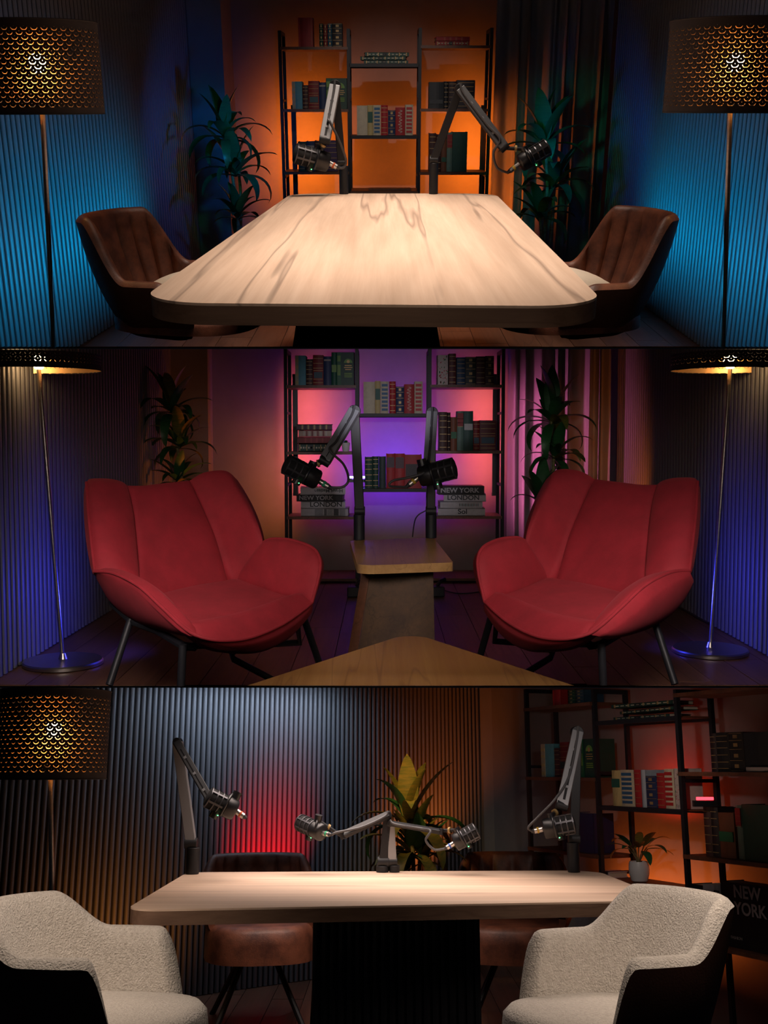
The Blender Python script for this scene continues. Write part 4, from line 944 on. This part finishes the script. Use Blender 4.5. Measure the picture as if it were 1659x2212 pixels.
def plant(k, Y, base_u, stems, heads, label, yellow=.15, seed=1, potm=DPOT, potr=.13, scale=1.0):
    rnd = random.Random(seed); bp = P(k, base_u, HZ[k], Y); org = Vector((bp.x, Y, FL[k]))
    root = thing('potted_plant', label, 'plant', k, org, group='tall dracaena plants')
    pot = part('pot', MB().lathe([(potr * .75, 0), (potr, .24), (potr * 1.03, .25), (potr * .93, .25), (potr * .9, .22)], 28), potm, root)
    part('soil', MB().lathe([(.01, .222), (potr * .9, .22)], 20), SOIL, root)
    for pts in stems:
        pp = [P(k, u, v, Y + dy) - org for u, v, dy in pts]; pp = [Vector((rnd.uniform(-.03, .03), rnd.uniform(-.03, .03), .2))] + pp
        part('stem', MB().tube(smoothpts(pp, 14), [.013 - .004 * i / 13 for i in range(14)], 8), STEM, root)
    for (u, v, dy, n, ln, elo, ehi) in heads:
        c_ = P(k, u, v, Y + dy) - org; a0 = rnd.random() * 6
        for i in range(n):
            az = a0 + i * 2.39996 + rnd.uniform(-.25, .25); t = i / max(1, n - 1); el = ehi + (elo - ehi) * t + rnd.uniform(-8, 8)
            j = 0 if el > 62 else 1 if el > 40 else 2 if el > 15 else 3
            o = link('leaf', (LEAVESY if rnd.random() < yellow else LEAVES)[min(3, max(0, j + rnd.choice((0, 0, 1, -1))))], root)
            s_ = ln * rnd.uniform(.8, 1.15) * scale
            o.matrix_local = Matrix.Translation(c_ - Vector((0, 0, t * .03))) @ Matrix.Rotation(az, 4, 'Z') @ Matrix.Rotation(-R(el), 4, 'Y') @ Matrix.Diagonal((s_, s_, s_, 1))
    return root
plant(1, 7.3, 512, [[(518, 520, 0), (505, 400, 0), (488, 300, 0)], [(516, 520, 0), (514, 440, -.02)], [(520, 520, .02), (520, 420, .03), (512, 350, .03)]],
      [(486, 292, 0, 17, .33, 0, 85), (508, 372, 0, 16, .32, 5, 80), (513, 465, -.02, 14, .25, 10, 80)], 'tall dracaena with arching leaves before the dark amber wall, top scene', seed=3, yellow=.1)
plant(1, 7.2, 1180, [[(1172, 530, 0), (1182, 420, 0), (1178, 300, 0)], [(1186, 530, .02), (1196, 420, .02)], [(1170, 530, -.03), (1166, 470, -.03)]],
      [(1176, 308, 0, 17, .36, -5, 88), (1196, 400, .02, 16, .33, 0, 80), (1166, 465, -.03, 13, .28, 15, 82)], 'tall dracaena with upright leaves before the curtain, top scene', seed=8, yellow=.15)
plant(2, 6.85, 402, [[(395, 1060, 0), (385, 980, 0), (372, 900, 0)], [(390, 1060, 0), (392, 1000, .02)]],
      [(370, 885, 0, 17, .30, -5, 85), (388, 960, 0, 16, .28, 0, 80), (385, 1035, 0, 14, .24, 10, 75)], 'shadowed dracaena behind the left red armchair, middle scene', seed=12, yellow=.2)
plant(2, 6.75, 1185, [[(1190, 1110, 0), (1196, 1000, 0), (1190, 900, 0)], [(1186, 1110, -.02), (1170, 1050, -.02)]],
      [(1192, 905, 0, 18, .33, -10, 85), (1200, 985, 0, 16, .30, -5, 75), (1172, 1085, -.02, 13, .28, 30, 85)], 'dracaena with bent leaves before the violet curtain, middle scene', seed=21, yellow=.15)
plant(3, 5.75, 880, [[(893, 1890, 0), (888, 1800, 0), (882, 1745, 0)], [(905, 1890, 0), (912, 1820, .02)]],
      [(882, 1775, 0, 18, .36, 0, 88), (888, 1835, .02, 14, .30, 0, 75), (912, 1850, 0, 12, .28, 15, 80), (880, 1878, 0, 8, .2, 10, 60)], 'amber-lit dracaena with broad leaves behind the table, bottom scene', seed=5, yellow=.75)  # mostly yellow leaves: amber light painted onto a green plant
# small potted plants
def small_plant():
    off = .06; s0, _ = pl3.at(1382, 1908, off); z0 = pl3.zs[1912]; p = pl3.o + pl3.d * s0 + pl3.n * off
    root = thing('potted_plant', 'small variegated plant in a white pot on the low shelf, bottom scene', 'plant', 3, (p.x, p.y, z0 + FL[3]), pl3.yaw)
    part('pot', MB().lathe([(.03, 0), (.040, .006), (.050, .04), (.051, .07), (.046, .098), (.040, .098), (.038, .085)], 32), WPOT, root)
    part('soil', MB().lathe([(.004, .087), (.039, .086)], 20), SOIL, root)
    rnd = random.Random(4); lv = [leaf_mesh(d, .22, 'leaf', m_, .15) for d, m_ in ((.9, LEAFY), (1.5, LEAFY), (.9, LEAF), (1.6, LEAF))]
    for i in range(14):
        az = i * 2.4; el = 80 - i * 4.2 + rnd.uniform(-8, 8); base = Vector((0, 0, .085)); top = base + Vector((math.cos(az) * .05, math.sin(az) * .05, .05 + .04 * math.sin(R(el))))
        part('leaf_stalk', MB().tube([base, (base + top) / 2 + Vector((0, 0, .01)), top], .0022, 6), STEM, root)
        o = link('leaf', lv[rnd.randrange(4)], root); s_ = rnd.uniform(.11, .15)
        o.matrix_local = Matrix.Translation(top) @ Matrix.Rotation(az, 4, 'Z') @ Matrix.Rotation(-R(el - 25), 4, 'Y') @ Matrix.Diagonal((s_, s_, s_, 1))
small_plant()
def succulent():
    s0, _ = pl2.at(747, 972, .06); p = pl2.o + pl2.d * s0 + pl2.n * .06
    root = thing('potted_plant', 'tiny succulent in a white cup beside the stacked old books, middle scene', 'plant', 2, (p.x, p.y, pl2.zs[976] + FL[2]))
    part('pot', MB().lathe([(.018, 0), (.022, .004), (.029, .055), (.030, .058), (.026, .058), (.024, .05)], 24), WPOT, root)
    part('soil', MB().lathe([(.003, .052), (.025, .051)], 16), SOIL, root)
    lv = leaf_mesh(.3, .25, 'leaf', LEAF, .4)
    for i in range(16):
        o = link('leaf', lv, root); o.matrix_local = Matrix.Translation((0, 0, .05)) @ Matrix.Rotation(i * 2.4, 4, 'Z') @ Matrix.Rotation(-R(75 - i * 3.5), 4, 'Y') @ Matrix.Scale(.03, 4)
succulent()

# ------------------------------------------------------------------ microphone arms
def px(k, Y): return Y / (F / math.cos(AL[k]))        # metres per pixel near the eye-level row
TZ = {1: Z1, 2: Zs, 3: Z3}; DY = [0.0]
def boom(k, base, jtop, elbow, tip, label, lower, upper, lw, uw, br, cable=None, logo=False, clipcol=None):
    """base (u,v,Y) on the table; jtop pivot; elbow; tip: all (u,v,Y)"""
    q0 = PZ(k, base[0], base[1], TZ[k] + .0006); DY[0] = q0.y - base[2]; s_ = px(k, q0.y)
    root = thing('microphone_boom', label, 'microphone arm', k, q0, group='desk microphone arms')
    g = lambda p: P(k, p[0], p[1], p[2] + DY[0]) - q0
    J, E_, T_ = g(jtop), g(elbow), g(tip)
    col = Vector((0, 0, 0)); ct = Vector((0, 0, J.z - br * s_ * .6)); r = br * s_
    part('base_column', MB().tube([col, ct], r, 24), ARMB, root, 40, .002)
    sd = Vector((1, 0, 0)); dn = Vector((0, 1, 0))
    part('joint', MB().tube([J - sd * r * .95, J + sd * r * .95], r * .85, 20), ARMB, root, 40, .002)
    part('lower_arm', MB().beam(J, E_, lw * s_, lw * s_ * .8), lower, root, None, .003)
    part('elbow', MB().tube([E_ - dn * lw * s_ * .6, E_ + dn * lw * s_ * .6], uw * s_ * .55, 20), ARMB, root, 40, .002)
    d = (T_ - E_).normalized(); fx = -dn * lw * s_ * .55
    uu = part('upper_arm', MB().beam(E_ + fx, T_ + fx, uw * s_, uw * s_ * .7), upper, root, None, .003)
    # cable channel: dark groove and two clips
    side = d.cross(dn).normalized(); fr = fx - dn * uw * s_ * .36
    part('channel', MB().beam(E_.lerp(T_, .12) + fr, E_.lerp(T_, .92) + fr, uw * s_ * .22, .004, tuple(side)), PLASTIC, uu, None)
    for t in (.25, .5, .75): part('clip', MB().beam(E_.lerp(T_, t) + fr - d * .006, E_.lerp(T_, t) + fr + d * .006, uw * s_ * .34, .008, tuple(side)), ARMG, uu, None)
    part('tip_joint', MB().tube([T_ + fx - side * uw * s_ * .5, T_ + fx + side * uw * s_ * .5], uw * s_ * .38, 16), ARMB, root, 40, .001)
    if cable:
        pts = [E_ + fr + Vector((0, 0, uw * s_ * .5)), E_.lerp(T_, .1) + fr - dn * .004, E_.lerp(T_, .6) + fr - dn * .006] + [g(p) for p in cable]
        part('cable', MB().tube(smoothpts(pts, 60), 2.6 * s_, 8), mat('cable_grey', (.06, .06, .065), .5), root)
    return root
def mic(k, tail, head, rpx, label, ring, conn, tip=None, knobs=((.32, 1.35), (.5, -1.3)), led=True):
    sh = lambda p: P(k, p[0], p[1], p[2] + DY[0])
    A, H = sh(tail), sh(head); s_ = px(k, tail[2] + DY[0]); r = rpx * s_
    root = thing('microphone', label, 'microphone', k, A, group='studio microphones')
    d = H - A; L_ = d.length; ax = d.normalized(); up = Vector((0, 0, 1)); up = (up - ax * up.dot(ax)).normalized(); sd = ax.cross(up)
    o = Vector((0, 0, 0))
    part('body', MB().lathe([(r * .5, 0), (r * .88, .004), (r * .96, L_ * .06), (r, L_ * .30), (r * .98, L_ * .36)], 28, o, ax), MICB, root, 50)
    part('grille', MB().lathe([(r * .86, L_ * .34), (r * .90, L_ * .40), (r * .90, L_ * .92), (r * .80, L_ * .97), (r * .3, L_)], 28, o, ax), MESHB, root, 50)
    for t in (.40, .57, .74, .93):
        part('ring', MB().lathe([(r * .86, L_ * (t - .022)), (r * 1.0, L_ * (t - .016)), (r * 1.0, L_ * (t + .016)), (r * .86, L_ * (t + .022))], 28, o, ax), RINGM, root, 50)
    cg = MB()
    for i in range(6):
        a = R(60 * i + 10); rad = up * math.cos(a) + sd * math.sin(a); cg.beam(ax * L_ * .38 + rad * r * .95, ax * L_ * .95 + rad * r * .95, r * .18, r * .08, tuple(ax.cross(rad)))
    part('cage_bar', cg, RINGM, root, None)
    for t, hgt in knobs:
        n_ = up * (1 if hgt > 0 else -1); part('knob', MB().tube([ax * L_ * t + n_ * r * .7, ax * L_ * t + n_ * r * abs(hgt)], r * .42, 14), MICB, root, 40)
    yk = MB(); yk.tube(smoothpts([ax * L_ * .32 + up * r * 1.2, ax * L_ * .32 + up * r * .85 - Vector((0, 1, 0)) * r * .85, ax * L_ * .32 - Vector((0, 1, 0)) * r * 1.12, ax * L_ * .35 - up * r * .9 - Vector((0, 1, 0)) * r * .7], 12), r * .13, 8)
    part('yoke', yk, MICB, root)
    if tip is not None:
        T_ = sh(tip) - A; pr = part('mount_rod', MB().tube([T_, ax * L_ * .32 + up * r * 1.1], r * .2, 10), ARMB, root)
        m_ = T_.lerp(ax * L_ * .32 + up * r * 1.1, .55); dd = (ax * L_ * .32 + up * r * 1.1 - T_).normalized()
        part('thread_ring', MB().tube([m_ - dd * r * .12, m_ + dd * r * .12], r * .36, 16), GOLD, root)
    C_ = sh(conn) - A; cd = C_.normalized()
    cn = part('connector', MB().tube([o, C_ * .82], [r * .27, r * .27], 14), SILV, root, 40)
    part('colour_ring', MB().tube([C_ * .38, C_ * .56], r * .30, 14), cmat(ring), cn, 40)
    part('boot', MB().tube([C_ * .82, C_ * 1.12], [r * .24, r * .14], 12), CORD, cn, 40)
    if led:
        part('indicator', MB().lathe([(.001, -.002), (.003, 0), (.001, .002)], 8, ax * L_ * .42 - up * r * 1.02 - Vector((0, 1, 0)) * r * .5), glow('led_green', (.1, 1, .25), 6), root)
    return root
ORG, YLW, GRNR, BLUR = (.65, .12, .03), (.6, .4, .04), (.02, .35, .16), (.04, .12, .5)
YB = 5.50
boom(1, (743, 419, YB), (738, 352, YB), (724, 186, YB), (702, 302, YB - .12), 'grey folded microphone arm clamped near the plant side of the far table edge, top scene', ARMB, ARMG, 17, 23, 10, [(712, 262, YB - .15), (733, 305, YB - .14), (747, 345, YB - .1), (742, 362, YB - .1), (731, 362, YB - .1)])
mic(1, (711, 352, YB - .10), (634, 330, YB - .14), 22, 'black microphone pointing to the brown chair, orange connector ring, top scene', ORG, (731, 363, YB - .1), (703, 303, YB - .12))
boom(1, (936, 419, YB), (937, 346, YB), (993, 192, YB), (1088, 318, YB - .1), 'black microphone arm with tent-shaped bend on the far table edge, top scene', ARMB, mat('arm_dark_grey', (.085, .088, .095), .45, .35), 17, 20, 10, [(1080, 300, YB - .13), (1066, 330, YB - .12), (1074, 362, YB - .1), (1096, 373, YB - .1)])
mic(1, (1122, 354, YB - .10), (1186, 316, YB - .08), 20, 'black microphone pointing to the curtain, yellow connector ring, top scene', YLW, (1098, 372, YB - .1), (1090, 320, YB - .1))
YB = 4.85
boom(2, (776, 1166, YB), (777, 1104, YB), (766, 888, YB), (702, 996, YB - .15), 'microphone arm with grey sloping forearm, left on the pedestal table', ARMB, ARMG, 20, 24, 12, [(712, 972, YB - .2), (742, 1003, YB - .18), (753, 1036, YB - .15), (740, 1052, YB - .15), (714, 1054, YB - .15)])
mic(2, (688, 1038, YB - .15), (614, 1000, YB - .2), 23, 'black microphone with green connector ring above the white book stack, middle scene', GRNR, (714, 1054, YB - .15), (702, 998, YB - .15))
boom(2, (931, 1162, 4.95), (931, 1104, 4.95), (933, 892, 4.95), (926, 1008, 4.80), 'microphone arm with upright grey forearm, right on the pedestal table', ARMB, ARMG, 18, 24, 12, [(921, 1015, 4.7), (890, 1030, 4.68), (850, 1038, 4.7), (842, 1050, 4.7), (878, 1052, 4.74)])
mic(2, (905, 1030, 4.74), (986, 1010, 4.70), 24, 'black microphone with yellow connector ring before the red books, middle scene', YLW, (880, 1050, 4.74), (926, 1008, 4.80), knobs=((.16, 1.5), (.42, -1.5)))
boom(3, (415, 1888, 4.95), (413, 1822, 4.95), (384, 1603, 4.95), (464, 1742, 4.80), 'microphone arm at the table end nearest the floor lamp, bottom scene', ARMG, ARMB, 22, 17, 14, None)
mic(3, (510, 1752, 4.72), (446, 1720, 4.68), 23, 'black microphone before the red glow, orange connector ring, bottom scene', ORG, (530, 1766, 4.72), (470, 1738, 4.82), knobs=((.2, 1.6), (.55, -1.5)))
boom(3, (1240, 1884, 5.0), (1240, 1812, 5.0), (1246, 1582, 5.0), (1212, 1740, 4.85), 'grey microphone arm at the table end before the bookshelf, bottom scene', ARMB, ARMG, 20, 24, 13, [(1200, 1725, 4.8), (1162, 1765, 4.8), (1141, 1788, 4.8), (1152, 1796, 4.82)])
mic(3, (1172, 1791, 4.82), (1243, 1778, 4.80), 22, 'black microphone before the bookshelf, yellow connector ring, bottom scene', YLW, (1150, 1796, 4.82), (1210, 1748, 4.85))
boom(3, (826, 1884, 5.0), (828, 1862, 5.0), (838, 1760, 5.0), (740, 1804, 4.9), 'low black microphone arm reaching towards the red glow, bottom scene', ARMB, ARMB, 18, 15, 13, [(728, 1798, 4.85), (716, 1804, 4.85), (712, 1802, 4.85)])
mic(3, (698, 1800, 4.85), (647, 1776, 4.95), 19, 'black microphone on the low arm before the slatted wall, green ring, bottom scene', GRNR, (714, 1803, 4.82), (738, 1806, 4.9), knobs=((.3, 1.7), (.5, -1.4)))
boom(3, (852, 1884, 5.1), (848, 1862, 5.1), (843, 1778, 5.1), (952, 1796, 5.0), 'low black microphone arm reaching across the dracaena, bottom scene', ARMG, ARMB, 18, 13, 11, [(930, 1795, 4.95), (920, 1815, 4.95), (938, 1835, 4.95), (962, 1833, 4.95)])
mic(3, (980, 1822, 4.95), (1032, 1793, 4.95), 19, 'black microphone beside the dracaena, blue connector ring, bottom scene', BLUR, (962, 1833, 4.95), (955, 1794, 5.0))

# ------------------------------------------------------------------ small things
def pillow(k, c, sz, label, yaw=0):
    mb = MB(); n = 16
    for sgn in (1, -1):
        rows = [[Vector(((i / n - .5) * sz[0], (j / n - .5) * sz[1], sgn * sz[2] / 2 * (max(0, (1 - abs(2 * i / n - 1) ** 2.4) * (1 - abs(2 * j / n - 1) ** 2.4)) ** .5))) for i in range(n + 1)] for j in range(n + 1)]
        mb.grid(rows if sgn > 0 else [list(reversed(r)) for r in rows])
    o = link('cushion', mesh('cushion', mb, CREAMC, 80)); tag(o, label, 'cushion', 'cream seat cushions')
    o.matrix_world = ROOM[k] @ Matrix.Translation(c) @ Matrix.Rotation(yaw, 4, 'Z')
pillow(1, (-.70, 4.17, zf1 + .50), (.36, .34, .15), 'cream cushion on the brown chair nearest the left lamp, top scene', R(-30))
pillow(1, (.66, 4.22, zf1 + .50), (.36, .40, .16), 'cream cushion on the brown chair nearest the right lamp, top scene', R(28))
for (u, v, Y, s_, nm) in ((770, 1278, 6.75, .11, 'left'), (944, 1277, 6.75, .09, 'right')):
    p = PZ(2, u, v + 10, FL[2] + .001)
    r_ = thing('power_adapter', 'black power adapter on the floor at the %s foot of the bookshelf, middle scene' % nm, 'adapter', 2, p)
    part('case', MB().box((0, 0, .03), (s_, .09, .06)), PLASTIC, r_, None, .006); part('plug', MB().tube([(0, 0, .06), (0.02, 0, .09), (.05, .02, .10)], .012, 8), PLASTIC, r_)
def floor_cable(k, pts, label, r_=.004):
    pp = [PZ(k, u, v, FL[k] + .006) for u, v in pts]; solo('floor_cable', MB().tube(smoothpts(pp, 50), r_, 6), CORD, k, pp[0], label, 'cable', smooth=60)
floor_cable(2, [(950, 1272), (990, 1282), (1040, 1278), (1070, 1270)], 'thin black cable on the floor before the bookshelf, middle scene')
floor_cable(2, [(1440, 1298), (1480, 1318), (1530, 1345), (1580, 1352), (1640, 1378)], 'black lamp cable on the floor along the slatted wall, middle scene', .006)
pb_ = [P(2, 891, 1160, 6.6), P(2, 898, 1120, 6.6), P(2, 918, 1104, 6.6), P(2, 940, 1098, 6.6)]
solo('hanging_cable', MB().tube(smoothpts(pb_, 30), .004, 6), CORD, 2, pb_[0], 'thin black cable hanging behind the pedestal table, middle scene', 'cable', smooth=60)
